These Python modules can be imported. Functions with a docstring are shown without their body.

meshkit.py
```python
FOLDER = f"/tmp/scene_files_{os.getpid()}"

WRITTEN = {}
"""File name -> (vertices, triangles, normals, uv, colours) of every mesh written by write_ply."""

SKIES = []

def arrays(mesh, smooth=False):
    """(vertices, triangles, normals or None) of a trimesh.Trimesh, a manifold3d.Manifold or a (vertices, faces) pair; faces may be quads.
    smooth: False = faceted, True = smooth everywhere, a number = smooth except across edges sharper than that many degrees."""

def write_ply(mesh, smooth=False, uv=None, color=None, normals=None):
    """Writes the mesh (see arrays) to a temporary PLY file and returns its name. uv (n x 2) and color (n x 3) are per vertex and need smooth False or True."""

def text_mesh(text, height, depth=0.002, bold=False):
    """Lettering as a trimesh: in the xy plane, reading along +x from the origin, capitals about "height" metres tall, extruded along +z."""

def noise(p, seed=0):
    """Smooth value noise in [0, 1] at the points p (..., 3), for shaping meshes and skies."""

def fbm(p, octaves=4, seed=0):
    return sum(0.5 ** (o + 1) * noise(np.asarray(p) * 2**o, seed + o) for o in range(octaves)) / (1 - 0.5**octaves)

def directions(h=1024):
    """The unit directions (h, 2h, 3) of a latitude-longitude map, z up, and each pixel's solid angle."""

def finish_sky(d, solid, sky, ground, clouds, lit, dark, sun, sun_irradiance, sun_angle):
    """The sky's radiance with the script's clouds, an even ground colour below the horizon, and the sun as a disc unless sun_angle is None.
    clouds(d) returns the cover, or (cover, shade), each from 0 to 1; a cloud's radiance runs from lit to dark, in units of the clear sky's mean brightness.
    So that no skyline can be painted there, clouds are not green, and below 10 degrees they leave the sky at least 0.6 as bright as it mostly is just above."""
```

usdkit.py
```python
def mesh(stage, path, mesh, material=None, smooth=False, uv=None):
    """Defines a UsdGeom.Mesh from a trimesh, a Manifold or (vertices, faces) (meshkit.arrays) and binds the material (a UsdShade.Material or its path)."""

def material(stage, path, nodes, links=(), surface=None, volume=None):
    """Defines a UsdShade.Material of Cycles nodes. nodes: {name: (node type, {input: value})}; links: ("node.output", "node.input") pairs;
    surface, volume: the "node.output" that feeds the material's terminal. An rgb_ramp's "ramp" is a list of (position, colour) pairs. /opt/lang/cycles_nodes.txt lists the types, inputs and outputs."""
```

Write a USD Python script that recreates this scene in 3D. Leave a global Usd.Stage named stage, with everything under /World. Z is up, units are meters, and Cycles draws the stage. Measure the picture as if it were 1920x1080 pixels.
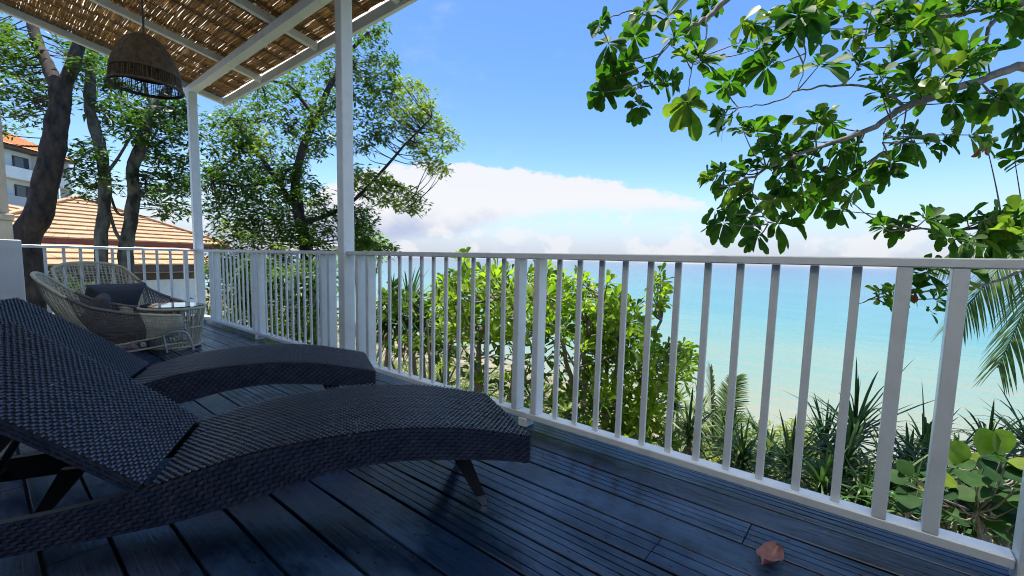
import math, random, bisect
import numpy as np
import trimesh
import usdkit, meshkit
from pxr import Usd, UsdGeom, UsdLux, UsdShade, Gf, Sdf, Vt

random.seed(7)
RNG = np.random.default_rng(11)
stage = Usd.Stage.CreateInMemory()
UsdGeom.SetStageUpAxis(stage, UsdGeom.Tokens.z)
UsdGeom.SetStageMetersPerUnit(stage, 1.0)
world = UsdGeom.Xform.Define(stage, '/World'); stage.SetDefaultPrim(world.GetPrim())
UsdGeom.Scope.Define(stage, '/World/Looks')

# ------------------------------------------------------------------ camera, sky, sun, exposure
# world: +X out to sea (square to the long railing), +Y along the deck, deck top at z = 0
EYE = np.array([-2.108, 0.0, 1.009])
CR, CU, CB = np.array([.636, -.771, .024]), np.array([.059, .080, .995]), np.array([-.769, -.632, .096])
CB /= np.linalg.norm(CB); CR -= CB * (CR @ CB); CR /= np.linalg.norm(CR); CU = np.cross(CB, CR)
FPX, CX, CY = 828.26, 960.0, 566.92            # focal length and principal point of the 1920 x 1080 photograph
cam = UsdGeom.Camera.Define(stage, '/World/camera')
cam.AddTransformOp().Set(Gf.Matrix4d(*CR, 0, *CU, 0, *CB, 0, *EYE, 1))
AP = 36.0; FL = FPX / 1920 * AP
cam.CreateFocalLengthAttr(FL); cam.CreateHorizontalApertureAttr(AP); cam.CreateVerticalApertureAttr(AP * 9 / 16)
cam.CreateVerticalApertureOffsetAttr((CY - 540) / 1920 * AP)
cam.CreateClippingRangeAttr(Gf.Vec2f(0.05, 60000))
cam.CreateExposureAttr(1.12)

SUN = np.array([.12, .17, .96]); SUN /= np.linalg.norm(SUN)
SUN_EL, SUN_ROT = math.asin(SUN[2]), math.atan2(SUN[0], SUN[1])
SKY_STRENGTH = 0.115
sun = UsdLux.DistantLight.Define(stage, '/World/sun')
sun.CreateIntensityAttr(1.1); sun.CreateAngleAttr(0.53); sun.CreateColorAttr(Gf.Vec3f(1, .95, .86)); sun.CreateNormalizeAttr(True)
_z = SUN; _x = np.cross([0, 1, 0], _z); _x /= np.linalg.norm(_x); _y = np.cross(_z, _x)
sun.AddTransformOp().Set(Gf.Matrix4d(*_x, 0, *_y, 0, *_z, 0, 0, 0, 0, 1))


def sky_material():
    n, l = {}, []
    def N(name, kind, **k): n[name] = (kind, k); return name
    def L(a, b): l.append((a, b))
    def M(name, op, a, b=None, c=None):
        k = {'math_type': op}
        for i, v in enumerate((a, b, c)):
            if v is not None and not isinstance(v, str): k[f'value{i+1}'] = float(v)
        N(name, 'math', **k)
        for i, v in enumerate((a, b, c)):
            if isinstance(v, str): L(v, f'{name}.value{i+1}')
        return name + '.value'
    N('tc', 'texture_coordinate')
    N('sx', 'separate_xyz'); L('tc.generated', 'sx.vector')
    fx, fy = .7725, .635
    nn = math.hypot(fx, fy); fx, fy = fx / nn, fy / nn
    fwd = M('f2', 'add', M('f0', 'multiply', 'sx.x', fx), M('f1', 'multiply', 'sx.y', fy))
    rgt = M('r2', 'subtract', M('r0', 'multiply', 'sx.x', fy), M('r1', 'multiply', 'sx.y', fx))
    az = M('az', 'arctan2', rgt, fwd)
    hor = M('hh', 'sqrt', M('h2', 'add', M('hx', 'multiply', 'sx.x', 'sx.x'), M('hy', 'multiply', 'sx.y', 'sx.y')))
    el = M('el', 'divide', 'sx.z', hor)
    N('sky', 'sky_texture', sky_type='single_scattering', sun_disc=False, sun_elevation=SUN_EL, sun_rotation=SUN_ROT, altitude=10., air_density=1.0, aerosol_density=0.6, ozone_density=2.2)
    N('skyc', 'hsv', hue=.507, saturation=1.28, value=.88); L('sky.color', 'skyc.color')
    # noise over the direction, stretched along the horizon
    N('mp', 'mapping', scale=(1, 1, 2.4)); L('tc.generated', 'mp.vector')
    N('n1', 'noise_texture', scale=5.0, detail=6., roughness=.62); L('mp.vector', 'n1.vector')
    N('n2', 'noise_texture', scale=20.0, detail=8., roughness=.62); L('mp.vector', 'n2.vector')
    N('mp3', 'mapping', scale=(1, 1, 1.3), location=(3.1, .7, 0)); L('tc.generated', 'mp3.vector')
    N('n3', 'noise_texture', scale=11.0, detail=7., roughness=.55); L('mp3.vector', 'n3.vector')
    # the anvil cloud: upper and lower edge as functions of azimuth
    A0, A1 = -.75, .75
    top = [(-.60, .02), (-.49, .07), (-.448, .100), (-.407, .133), (-.366, .164), (-.303, .191), (-.193, .210), (-.124, .215), (-.018, .204), (.1, .194), (.215, .176), (.326, .150), (.43, .117), (.47, .1)]
    bot = [(-.60, .03), (-.449, .03), (-.304, .03), (-.134, .05), (0.0, .088), (.1, .103), (.218, .109), (.43, .1135), (.47, .12)]
    N('azn', 'map_range', from_min=A0, from_max=A1, to_min=0., to_max=1., clamp=True); L(az, 'azn.value')
    for nm, pts in (('rt', top), ('rb', bot)):
        N(nm, 'rgb_ramp', ramp=[((a - A0) / (A1 - A0), (e, e, e)) for a, e in pts]); L('azn.result', nm + '.fac')
        N(nm + 'b', 'separate_color'); L(nm + '.color', nm + 'b.color')
    jt = M('jt', 'multiply', M('jt0', 'subtract', 'n2.fac', .5), .05)
    jb = M('jb', 'multiply', M('jb0', 'subtract', 'n1.fac', .5), .05)
    dt = M('dt', 'subtract', M('dt0', 'add', 'rtb.r', jt), el)
    db = M('db', 'subtract', el, M('db0', 'add', 'rbb.r', jb))
    N('mt', 'map_range', range_type='smoothstep', from_min=-.002, from_max=.009, to_min=0., to_max=1., clamp=True); L(dt, 'mt.value')
    N('mb', 'map_range', range_type='smoothstep', from_min=-.012, from_max=.022, to_min=0., to_max=1., clamp=True); L(db, 'mb.value')
    anvil = M('anv', 'multiply', M('anv0', 'multiply', 'mt.result', 'mb.result'), .94)
    # puffs of cumulus above the horizon, all round
    band_hi = M('bh', 'subtract', 1.0, M('bh0', 'divide', el, .16))
    thr = M('thr', 'add', 'n3.fac', M('bh1', 'multiply', band_hi, .20))
    N('cm', 'map_range', range_type='smoothstep', from_min=.66, from_max=.76, to_min=0., to_max=.62, clamp=True); L(thr, 'cm.value')
    N('cut', 'map_range', range_type='smoothstep', from_min=.15, from_max=.07, to_min=0., to_max=1., clamp=True); L(el, 'cut.value')
    cumul = M('cum', 'multiply', 'cm.result', 'cut.result')
    # thin wisps higher up
    N('wm', 'map_range', range_type='smoothstep', from_min=.56, from_max=.80, to_min=0., to_max=.22, clamp=True); L('n1.fac', 'wm.value')
    # milky air along the horizon
    N('hz', 'map_range', range_type='smoothstep', from_min=.17, from_max=0., to_min=0., to_max=.80, clamp=True); L(el, 'hz.value')
    S = 1.0 / SKY_STRENGTH
    milk, white, grey = [tuple(S * v for v in c) for c in ((.245, .275, .385), (.43, .43, .44), (.235, .265, .36))]
    N('m0', 'mix', color2=(milk)); L('hz.result', 'm0.fac'); L('skyc.color', 'm0.color1')
    N('m1', 'mix', color2=white); L('wm.result', 'm1.fac'); L('m0.color', 'm1.color1')
    N('shade', 'map_range', range_type='smoothstep', from_min=.03, from_max=.115, to_min=0., to_max=1., clamp=True)
    L(M('she', 'add', el, M('she0', 'multiply', M('she1', 'subtract', 'n3.fac', .5), .13)), 'shade.value')
    N('cc', 'mix', color1=grey, color2=white); L('shade.result', 'cc.fac')
    N('m2', 'mix'); L(anvil, 'm2.fac'); L('m1.color', 'm2.color1'); L('cc.color', 'm2.color2')
    N('shade2', 'map_range', range_type='smoothstep', from_min=.63, from_max=.70, to_min=.35, to_max=1., clamp=True); L(thr, 'shade2.value')
    N('cc2', 'mix', color1=grey, color2=white); L('shade2.result', 'cc2.fac')
    N('m3', 'mix'); L(cumul, 'm3.fac'); L('m2.color', 'm3.color1'); L('cc2.color', 'm3.color2')
    N('bg', 'background_shader', strength=SKY_STRENGTH); L('m3.color', 'bg.color')
    return usdkit.material(stage, '/World/Looks/sky', n, l, surface='bg.background')


dome = UsdLux.DomeLight.Define(stage, '/World/sky')
dome.CreateIntensityAttr(1.0)
dome.GetPrim().SetCustomDataByKey('kind', 'structure')
UsdShade.MaterialBindingAPI.Apply(dome.GetPrim()).Bind(sky_material())


# ------------------------------------------------------------------ helpers
def at(x, y, depth):
    """The point `depth` metres in front of the lens plane seen at pixel x, y of the photograph (for laying things out)."""
    d = -CB + CR * (x - CX) / FPX + CU * (CY - y) / FPX
    return EYE + d * depth

def onz(x, y, z):
    d = -CB + CR * (x - CX) / FPX + CU * (CY - y) / FPX
    return EYE + d * (z - EYE[2]) / d[2]

USED = {}
def numbered(parent, name):
    k = (str(parent), name)
    n = USED.get(k, -1) + 1
    USED[k] = n
    return f'{parent}/{name}' if n == 0 else f'{parent}/{name}_{n:03d}'

def tag(prim, label=None, cat=None, group=None, kind=None):
    p = prim.GetPrim() if hasattr(prim, 'GetPrim') else prim
    for k, v in (('label', label), ('category', cat), ('group', group), ('kind', kind)):
        if v: p.SetCustomDataByKey(k, v)
    return p

def thing(name, label, cat, loc=(0, 0, 0), rz=0.0, group=None, kind=None):
    x = UsdGeom.Xform.Define(stage, numbered('/World', name))
    x.AddTranslateOp().Set(Gf.Vec3d(*map(float, loc)))
    if rz: x.AddRotateZOp().Set(math.degrees(rz))
    tag(x, label, cat, group, kind)
    return x.GetPrim()

def path_of(p): return '/World' if p is None else str(p.GetPath())

class MB:
    """Collects triangles into one mesh."""
    def __init__(s): s.v, s.f, s.n = [], [], 0
    def add(s, v, f):
        v = np.asarray(v, float).reshape(-1, 3); f = np.asarray(f, int)
        if f.shape[1] == 4: f = np.vstack([f[:, [0, 1, 2]], f[:, [0, 2, 3]]])
        s.v.append(v); s.f.append(f + s.n); s.n += len(v); return s
    def arrays(s): return np.vstack(s.v), np.vstack(s.f)
    def build(s, name, mat, parent=None, smooth=False, kind=None, label=None):
        if not s.v: return None
        m = usdkit.mesh(stage, numbered(path_of(parent), name), s.arrays(), mat, smooth=smooth)
        if kind: m.GetPrim().SetCustomDataByKey('kind', kind)
        if label: m.GetPrim().SetCustomDataByKey('label', label)
        return m.GetPrim()
    # shapes
    def box(s, lo, hi, c=0.0, M=None):
        lo, hi = np.minimum(lo, hi).astype(float), np.maximum(lo, hi).astype(float)
        v, f = cbox(hi - lo, min(c, .45 * (hi - lo).min()))
        v = v + (lo + hi) / 2
        if M is not None: v = v @ M[:3, :3].T + M[:3, 3]
        return s.add(v, f)
    def bar(s, a, b, w, h, c=0.0, up=(0, 0, 1)):
        """A bar of section w x h from a to b."""
        a, b = np.asarray(a, float), np.asarray(b, float)
        d = b - a; L = np.linalg.norm(d); d /= L
        x = np.cross(d, up); x /= np.linalg.norm(x); y = np.cross(x, d)
        v, f = cbox(np.array([w, L, h]), c)
        return s.add(v @ np.array([x, d, y]) + (a + b) / 2, f)
    def tube(s, pts, r, sides=8, closed=False, caps=True):
        pts = np.asarray(pts, float); n = len(pts); r = np.broadcast_to(r, n).astype(float)
        t = np.gradient(pts, axis=0) if not closed else np.roll(pts, -1, 0) - np.roll(pts, 1, 0)
        t /= np.maximum(np.linalg.norm(t, axis=1, keepdims=True), 1e-9)
        ref = np.array([0, 0, 1.]) if abs(t[0][2]) < .9 else np.array([1., 0, 0])
        x = np.cross(t[0], ref); x /= np.linalg.norm(x); X = []
        for i in range(n):
            x = x - t[i] * (x @ t[i]); x /= np.linalg.norm(x); X.append(x)
        X = np.array(X); Y = np.cross(t, X)
        a = np.arange(sides) * 2 * np.pi / sides
        v = pts[:, None] + r[:, None, None] * (np.cos(a)[None, :, None] * X[:, None] + np.sin(a)[None, :, None] * Y[:, None])
        f = []
        m = n if closed else n - 1
        i, j = np.meshgrid(np.arange(m), np.arange(sides), indexing='ij')
        i2 = (i + 1) % n; j2 = (j + 1) % sides
        f = np.stack([i * sides + j, i * sides + j2, i2 * sides + j2, i2 * sides + j], -1).reshape(-1, 4)
        s.add(v.reshape(-1, 3), f)
        if caps and not closed:
            base = s.n - n * sides
            for e, rev in ((0, True), (n - 1, False)):
                ring = np.arange(sides) + e * sides
                tri = np.array([[ring[0], ring[k], ring[k + 1]] for k in range(1, sides - 1)])
                s.f.append((tri[:, ::-1] if rev else tri) + base)
        return s
    def grid(s, P, closed_u=False):
        """P (n, m, 3)."""
        n, m = P.shape[:2]
        i, j = np.meshgrid(np.arange(n if closed_u else n - 1), np.arange(m - 1), indexing='ij')
        i2 = (i + 1) % n
        return s.add(P.reshape(-1, 3), np.stack([i * m + j, i2 * m + j, i2 * m + j + 1, i * m + j + 1], -1).reshape(-1, 4))
    def prism(s, poly, axis_from, axis_to):
        """poly (n,3) closed outline, extruded from +axis_from to +axis_to (3-vectors)."""
        poly = np.asarray(poly, float); n = len(poly)
        v = np.vstack([poly + axis_from, poly + axis_to])
        q = np.array([[i, (i + 1) % n, n + (i + 1) % n, n + i] for i in range(n)])
        s.add(v, q)
        return s

_CB = {}
def cbox(size, c):
    size = np.asarray(size, float)
    if c <= 0:
        v = np.array([[x, y, z] for x in (-1, 1) for y in (-1, 1) for z in (-1, 1)]) * size / 2
        return v, np.array([[0, 1, 3, 2], [4, 6, 7, 5], [0, 4, 5, 1], [2, 3, 7, 6], [0, 2, 6, 4], [1, 5, 7, 3]])
    if 'f' not in _CB:
        sg = np.array([[x, y, z] for x in (-1, 1) for y in (-1, 1) for z in (-1, 1)], float)
        ax = np.vstack([np.stack([sg[:, 0], sg[:, 1] * .8, sg[:, 2] * .8], 1), np.stack([sg[:, 0] * .8, sg[:, 1], sg[:, 2] * .8], 1), np.stack([sg[:, 0] * .8, sg[:, 1] * .8, sg[:, 2]], 1)])
        h = trimesh.convex.convex_hull(trimesh.PointCloud(ax).vertices)
        idx = np.array([np.argmin(((ax - p) ** 2).sum(1)) for p in h.vertices])
        f = idx[h.faces]
        cen = ax[f].mean(1); nr = np.cross(ax[f[:, 1]] - ax[f[:, 0]], ax[f[:, 2]] - ax[f[:, 0]])
        f = np.where(((nr * cen).sum(1) < 0)[:, None], f[:, ::-1], f)
        _CB['f'], _CB['s'] = f, sg
    sg = _CB['s']; h = size / 2
    v = np.vstack([np.stack([sg[:, 0] * h[0], sg[:, 1] * (h[1] - c), sg[:, 2] * (h[2] - c)], 1), np.stack([sg[:, 0] * (h[0] - c), sg[:, 1] * h[1], sg[:, 2] * (h[2] - c)], 1), np.stack([sg[:, 0] * (h[0] - c), sg[:, 1] * (h[1] - c), sg[:, 2] * h[2]], 1)])
    return v, _CB['f']

def smooth_path(pts, n=6):
    """Catmull-Rom through pts."""
    P = np.asarray(pts, float); P = np.vstack([2 * P[0] - P[1], P, 2 * P[-1] - P[-2]]); out = []
    for i in range(1, len(P) - 2):
        for t in np.linspace(0, 1, n, endpoint=False):
            out.append(.5 * ((2 * P[i]) + (-P[i - 1] + P[i + 1]) * t + (2 * P[i - 1] - 5 * P[i] + 4 * P[i + 1] - P[i + 2]) * t * t + (-P[i - 1] + 3 * P[i] - 3 * P[i + 1] + P[i + 2]) * t ** 3))
    out.append(P[-2]); return np.array(out)

# ------------------------------------------------------------------ materials
def mat(name, c1, c2=None, rough=.5, scale=8., stretch=(1, 1, 1), detail=4., lo=.35, hi=.65, bump=0., bscale=60., spec=.5, coat=0., metallic=0., island=0., obj=0., fine=None):
    """Principled with a two-tone noise base; island / obj: how far the value varies from piece to piece."""
    n = {'g': ('geometry', {}), 'oi': ('object_info', {}), 'tc': ('texture_coordinate', {}), 'mp': ('mapping', {'scale': stretch}),
         'n': ('noise_texture', {'scale': scale, 'detail': detail, 'roughness': .6}),
         'r': ('map_range', {'from_min': lo, 'from_max': hi, 'to_min': 0., 'to_max': 1., 'clamp': True}),
         'm': ('mix', {'color1': c1, 'color2': c2 or c1}), 'p': ('principled_bsdf', {'roughness': rough, 'specular_ior_level': spec, 'coat_weight': coat, 'coat_roughness': .15, 'metallic': metallic})}
    l = [('g.position', 'mp.vector'), ('mp.vector', 'n.vector'), ('n.fac', 'r.value'), ('r.result', 'm.fac')]
    last = 'm.color'
    if island or obj:
        n['ia'] = ('math', {'math_type': 'multiply', 'value2': island}); n['oa'] = ('math', {'math_type': 'multiply', 'value2': obj})
        n['s'] = ('math', {'math_type': 'add'}); n['s2'] = ('math', {'math_type': 'add', 'value2': 1 - (island + obj) / 2})
        n['h'] = ('hsv', {})
        l += [('g.random_per_island', 'ia.value1'), ('oi.random', 'oa.value1'), ('ia.value', 's.value1'), ('oa.value', 's.value2'), ('s.value', 's2.value1'), ('s2.value', 'h.value'), (last, 'h.color')]
        last = 'h.color'
    l.append((last, 'p.base_color'))
    if bump:
        n['bn'] = ('noise_texture', {'scale': bscale, 'detail': 4.}); n['b'] = ('bump', {'strength': bump, 'distance': .004})
        l += [('mp.vector', 'bn.vector'), ('bn.fac', 'b.height'), ('b.normal', 'p.normal')]
    return usdkit.material(stage, '/World/Looks/' + name, n, l, surface='p.BSDF')

def leaf_mat(name, c1, c2, t1, trans=.4, rough=.38, yellow=None, yfrac=.0):
    """Leaf: glossy face over a body that lets light through; colour varies leaf by leaf."""
    n = {'g': ('geometry', {}), 'oi': ('object_info', {}), 'a': ('math', {'math_type': 'add'}), 'fr': ('math', {'math_type': 'fraction'}),
         'rp': ('rgb_ramp', {'ramp': [(0, c1), (.8 if not yellow else 1 - yfrac - .02, c2)] + ([(1 - yfrac, yellow), (1, yellow)] if yellow else [(1, c2)])}),
         'nz': ('noise_texture', {'scale': 14., 'detail': 2.}), 'nr': ('map_range', {'from_min': .3, 'from_max': .7, 'to_min': .75, 'to_max': 1.2}), 'hv': ('hsv', {}),
         'p': ('principled_bsdf', {'roughness': rough, 'specular_ior_level': .25}), 't': ('translucent_bsdf', {}),
         'tm': ('mix', {'mix_type': 'multiply', 'fac': 1., 'color2': t1}), 'mx': ('mix_closure', {'fac': trans})}
    l = [('g.random_per_island', 'a.value1'), ('oi.random', 'a.value2'), ('a.value', 'fr.value1'), ('fr.value', 'rp.fac'), ('g.position', 'nz.vector'), ('nz.fac', 'nr.value'), ('nr.result', 'hv.value'), ('rp.color', 'hv.color'),
         ('hv.color', 'p.base_color'), ('hv.color', 'tm.color1'), ('tm.color', 't.color'), ('p.BSDF', 'mx.closure1'), ('t.BSDF', 'mx.closure2')]
    return usdkit.material(stage, '/World/Looks/' + name, n, l, surface='mx.closure')

WHITE = mat('white_paint', (.74, .81, .855), (.56, .62, .655), rough=.32, scale=6., lo=.5, hi=.9, detail=7., bump=.05, bscale=30.)
WALLW = mat('white_render', (.76, .82, .85), (.64, .70, .73), rough=.75, scale=2.2, bump=.25, bscale=45.)
VILLA = mat('villa_render', (.22, .30, .38), (.18, .25, .32), rough=.8, scale=2.)
BEIGE = mat('beige_render', (.55, .50, .40), (.46, .42, .34), rough=.8, scale=3., bump=.2)
WICKER = mat('dark_wicker', (.022, .031, .066), (.046, .058, .105), rough=.32, scale=20., island=.5, spec=.6)
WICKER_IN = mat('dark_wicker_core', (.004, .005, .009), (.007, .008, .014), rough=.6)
DARKWOOD = mat('dark_leg_wood', (.012, .011, .012), (.02, .018, .018), rough=.5, scale=10.)
METAL = mat('brushed_metal', (.45, .46, .48), (.55, .56, .58), rough=.35, metallic=1.)
TUBEGREY = mat('grey_blue_tube', (.30, .36, .40), (.36, .42, .46), rough=.38, scale=12.)
RATTAN_P = mat('pale_rattan', (.60, .59, .46), (.72, .70, .56), rough=.55, scale=24., island=.45)
RATTAN_D = mat('dark_rattan', (.14, .132, .13), (.20, .19, .185), rough=.5, scale=24., island=.4)
CUSH = mat('charcoal_fabric', (.075, .08, .095), (.095, .10, .12), rough=.9, scale=120., spec=.15, bump=.3, bscale=500.)
LAMPW = mat('lamp_rattan', (.055, .038, .022), (.15, .105, .06), rough=.7, scale=30., island=.6)
CORD = mat('black_cord', (.01, .01, .01), rough=.5)
BULB = mat('bulb_glass', (.55, .53, .48), rough=.2)
BARK_D = mat('dark_bark', (.009, .007, .006), (.070, .050, .036), rough=.9, scale=7., stretch=(1, 1, .45), bump=.8, bscale=26.)
BARK_G = mat('grey_bark', (.026, .024, .018), (.17, .16, .12), rough=.9, scale=6., stretch=(1, 1, .5), bump=.7, bscale=26.)
BARK_L = mat('grey_brown_bark', (.15, .125, .10), (.25, .215, .175), rough=.85, scale=14., bump=.5, bscale=50.)
TILE = mat('terracotta_tile', (.42, .24, .115), (.55, .33, .165), rough=.7, scale=2.5, island=.22, bump=.15)
TILE_RED = mat('orange_roof', (.62, .20, .05), (.70, .27, .08), rough=.7, scale=.6, bump=.1)
FASCIA = mat('red_brown_fascia', (.17, .032, .022), (.21, .045, .03), rough=.5, scale=2.)
DARKBROWN = mat('dark_brown_timber', (.05, .026, .018), (.075, .04, .026), rough=.5, scale=3.)
GLASSD = mat('dark_window', (.03, .035, .04), rough=.08)
APTW = mat('apartment_white', (.72, .72, .70), (.58, .58, .57), rough=.8, scale=.35)
APTG = mat('apartment_grey', (.34, .35, .36), (.42, .42, .42), rough=.8, scale=.4)
DRYLEAF = mat('fallen_leaf', (.16, .07, .075), (.27, .15, .15), rough=.5, scale=22., bump=.3, bscale=90.)
LF_ALM = leaf_mat('almond_leaf', (.026, .080, .010), (.065, .145, .016), (1.8, 2.2, .7), trans=.5, rough=.55, yellow=(.20, .22, .02), yfrac=.09)
LF_ALM2 = leaf_mat('almond_leaf_young', (.10, .19, .02), (.17, .25, .025), (1.5, 1.7, .9), trans=.45, rough=.35)
LF_RED = leaf_mat('almond_leaf_red', (.22, .05, .02), (.30, .09, .03), (1.4, 1.0, .8), trans=.4)
LF_SHRUB = leaf_mat('shrub_leaf', (.095, .20, .014), (.23, .33, .03), (1.5, 1.7, .7), trans=.55, rough=.35)
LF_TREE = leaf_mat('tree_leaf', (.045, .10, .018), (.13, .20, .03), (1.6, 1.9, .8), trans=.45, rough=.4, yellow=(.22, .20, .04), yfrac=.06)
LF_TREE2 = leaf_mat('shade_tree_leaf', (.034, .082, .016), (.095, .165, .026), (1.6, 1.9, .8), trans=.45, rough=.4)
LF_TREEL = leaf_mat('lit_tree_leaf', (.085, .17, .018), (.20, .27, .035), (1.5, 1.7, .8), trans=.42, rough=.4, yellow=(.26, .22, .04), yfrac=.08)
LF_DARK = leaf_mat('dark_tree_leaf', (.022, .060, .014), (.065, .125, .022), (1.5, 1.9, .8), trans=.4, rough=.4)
LF_LIME = leaf_mat('lime_shrub_leaf', (.13, .20, .02), (.24, .28, .04), (1.3, 1.6, .8), trans=.4)
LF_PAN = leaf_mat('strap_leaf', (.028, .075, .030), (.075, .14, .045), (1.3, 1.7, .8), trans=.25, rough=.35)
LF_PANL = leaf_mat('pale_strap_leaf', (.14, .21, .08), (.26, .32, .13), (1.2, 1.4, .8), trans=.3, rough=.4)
LF_PALM = leaf_mat('palm_leaflet', (.045, .10, .022), (.13, .19, .045), (1.4, 1.7, .8), trans=.3, rough=.3)
LF_DRYG = leaf_mat('dry_strap_leaf', (.25, .18, .08), (.36, .28, .13), (1.2, 1.2, .8), trans=.2)
LF_GRAPE = leaf_mat('broad_leaf', (.010, .042, .010), (.035, .088, .015), (1.5, 1.9, .7), trans=.35, rough=.65, yellow=(.13, .19, .015), yfrac=.07)

def deck_mat(i, tint):
    """Weathered blue-black deck stain: long grain, worn paler patches, dark screw spots."""
    n = {'g': ('geometry', {}), 'oi': ('object_info', {}), 'mp': ('mapping', {'scale': (34., 1.3, 34.), 'location': (3.7 * i, 11.1 * i, 0)}), 'n': ('noise_texture', {'scale': 2.2, 'detail': 6., 'roughness': .65}),
         'mw': ('mapping', {'scale': (2.6, 1.1, 1.)}), 'w': ('noise_texture', {'scale': 1.4, 'detail': 5., 'roughness': .6}),
         'r': ('map_range', {'from_min': .3, 'from_max': .72, 'to_min': 0., 'to_max': 1.}), 'wr': ('map_range', {'from_min': .45, 'from_max': .70, 'to_min': 0., 'to_max': .85}),
         'm': ('mix', {'color1': tuple(.022 * t for t in tint), 'color2': tuple(.052 * t for t in tint)}), 'm2': ('mix', {'color2': (.042, .092, .20)}),
         'sp': ('voronoi_texture', {'scale': 1.}), 'msp': ('mapping', {'scale': (26., 13., 1.)}), 'sr': ('map_range', {'from_min': .10, 'from_max': .16, 'to_min': .75, 'to_max': 0.}), 'm3': ('mix', {'color2': (.008, .008, .010)}),
         'h': ('hsv', {}), 'hm': ('map_range', {'from_min': 0., 'from_max': 1., 'to_min': .72, 'to_max': 1.28}),
         'rr': ('map_range', {'from_min': .3, 'from_max': .7, 'to_min': .10, 'to_max': .34}),
         'b': ('bump', {'strength': .5, 'distance': .004}), 'p': ('principled_bsdf', {'specular_ior_level': .5})}
    l = [('g.position', 'mp.vector'), ('mp.vector', 'n.vector'), ('g.position', 'mw.vector'), ('mw.vector', 'w.vector'), ('n.fac', 'r.value'), ('w.fac', 'wr.value'), ('r.result', 'm.fac'), ('wr.result', 'm2.fac'), ('m.color', 'm2.color1'),
         ('g.position', 'msp.vector'), ('msp.vector', 'sp.vector'), ('sp.distance', 'sr.value'), ('sr.result', 'm3.fac'), ('m2.color', 'm3.color1'), ('oi.random', 'hm.value'), ('hm.result', 'h.value'), ('m3.color', 'h.color'), ('h.color', 'p.base_color'),
         ('w.fac', 'rr.value'), ('rr.result', 'p.roughness'), ('n.fac', 'b.height'), ('b.normal', 'p.normal')]
    return usdkit.material(stage, f'/World/Looks/deck_stain_{i}', n, l, surface='p.BSDF')
DECKS = [deck_mat(i, t) for i, t in enumerate([(.18, .56, 1.6), (.15, .46, 1.3), (.23, .66, 1.8), (.16, .52, 1.55)])]

def reed_mat():
    n = {'g': ('geometry', {}), 'rp': ('rgb_ramp', {'ramp': [(0, (.40, .30, .185)), (.5, (.56, .44, .285)), (.88, (.64, .52, .35)), (.93, (.76, .65, .46)), (1, (.82, .72, .52))]}),
         'mp': ('mapping', {'scale': (60., 5., 60.)}), 'n': ('noise_texture', {'scale': 1., 'detail': 3.}), 'nr': ('map_range', {'from_min': .3, 'from_max': .7, 'to_min': .7, 'to_max': 1.2}), 'h': ('hsv', {}),
         'p': ('principled_bsdf', {'roughness': .5}), 't': ('translucent_bsdf', {}), 'tm': ('mix', {'mix_type': 'multiply', 'fac': 1., 'color2': (1.85, 1.95, 1.9)}), 'mx': ('mix_closure', {'fac': .60})}
    l = [('h.color', 'tm.color1'), ('g.random_per_island', 'rp.fac'), ('g.position', 'mp.vector'), ('mp.vector', 'n.vector'), ('n.fac', 'nr.value'), ('nr.result', 'h.value'), ('rp.color', 'h.color'), ('h.color', 'p.base_color'), ('tm.color', 't.color'), ('p.BSDF', 'mx.closure1'), ('t.BSDF', 'mx.closure2')]
    return usdkit.material(stage, '/World/Looks/reed', n, l, surface='mx.closure')
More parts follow.
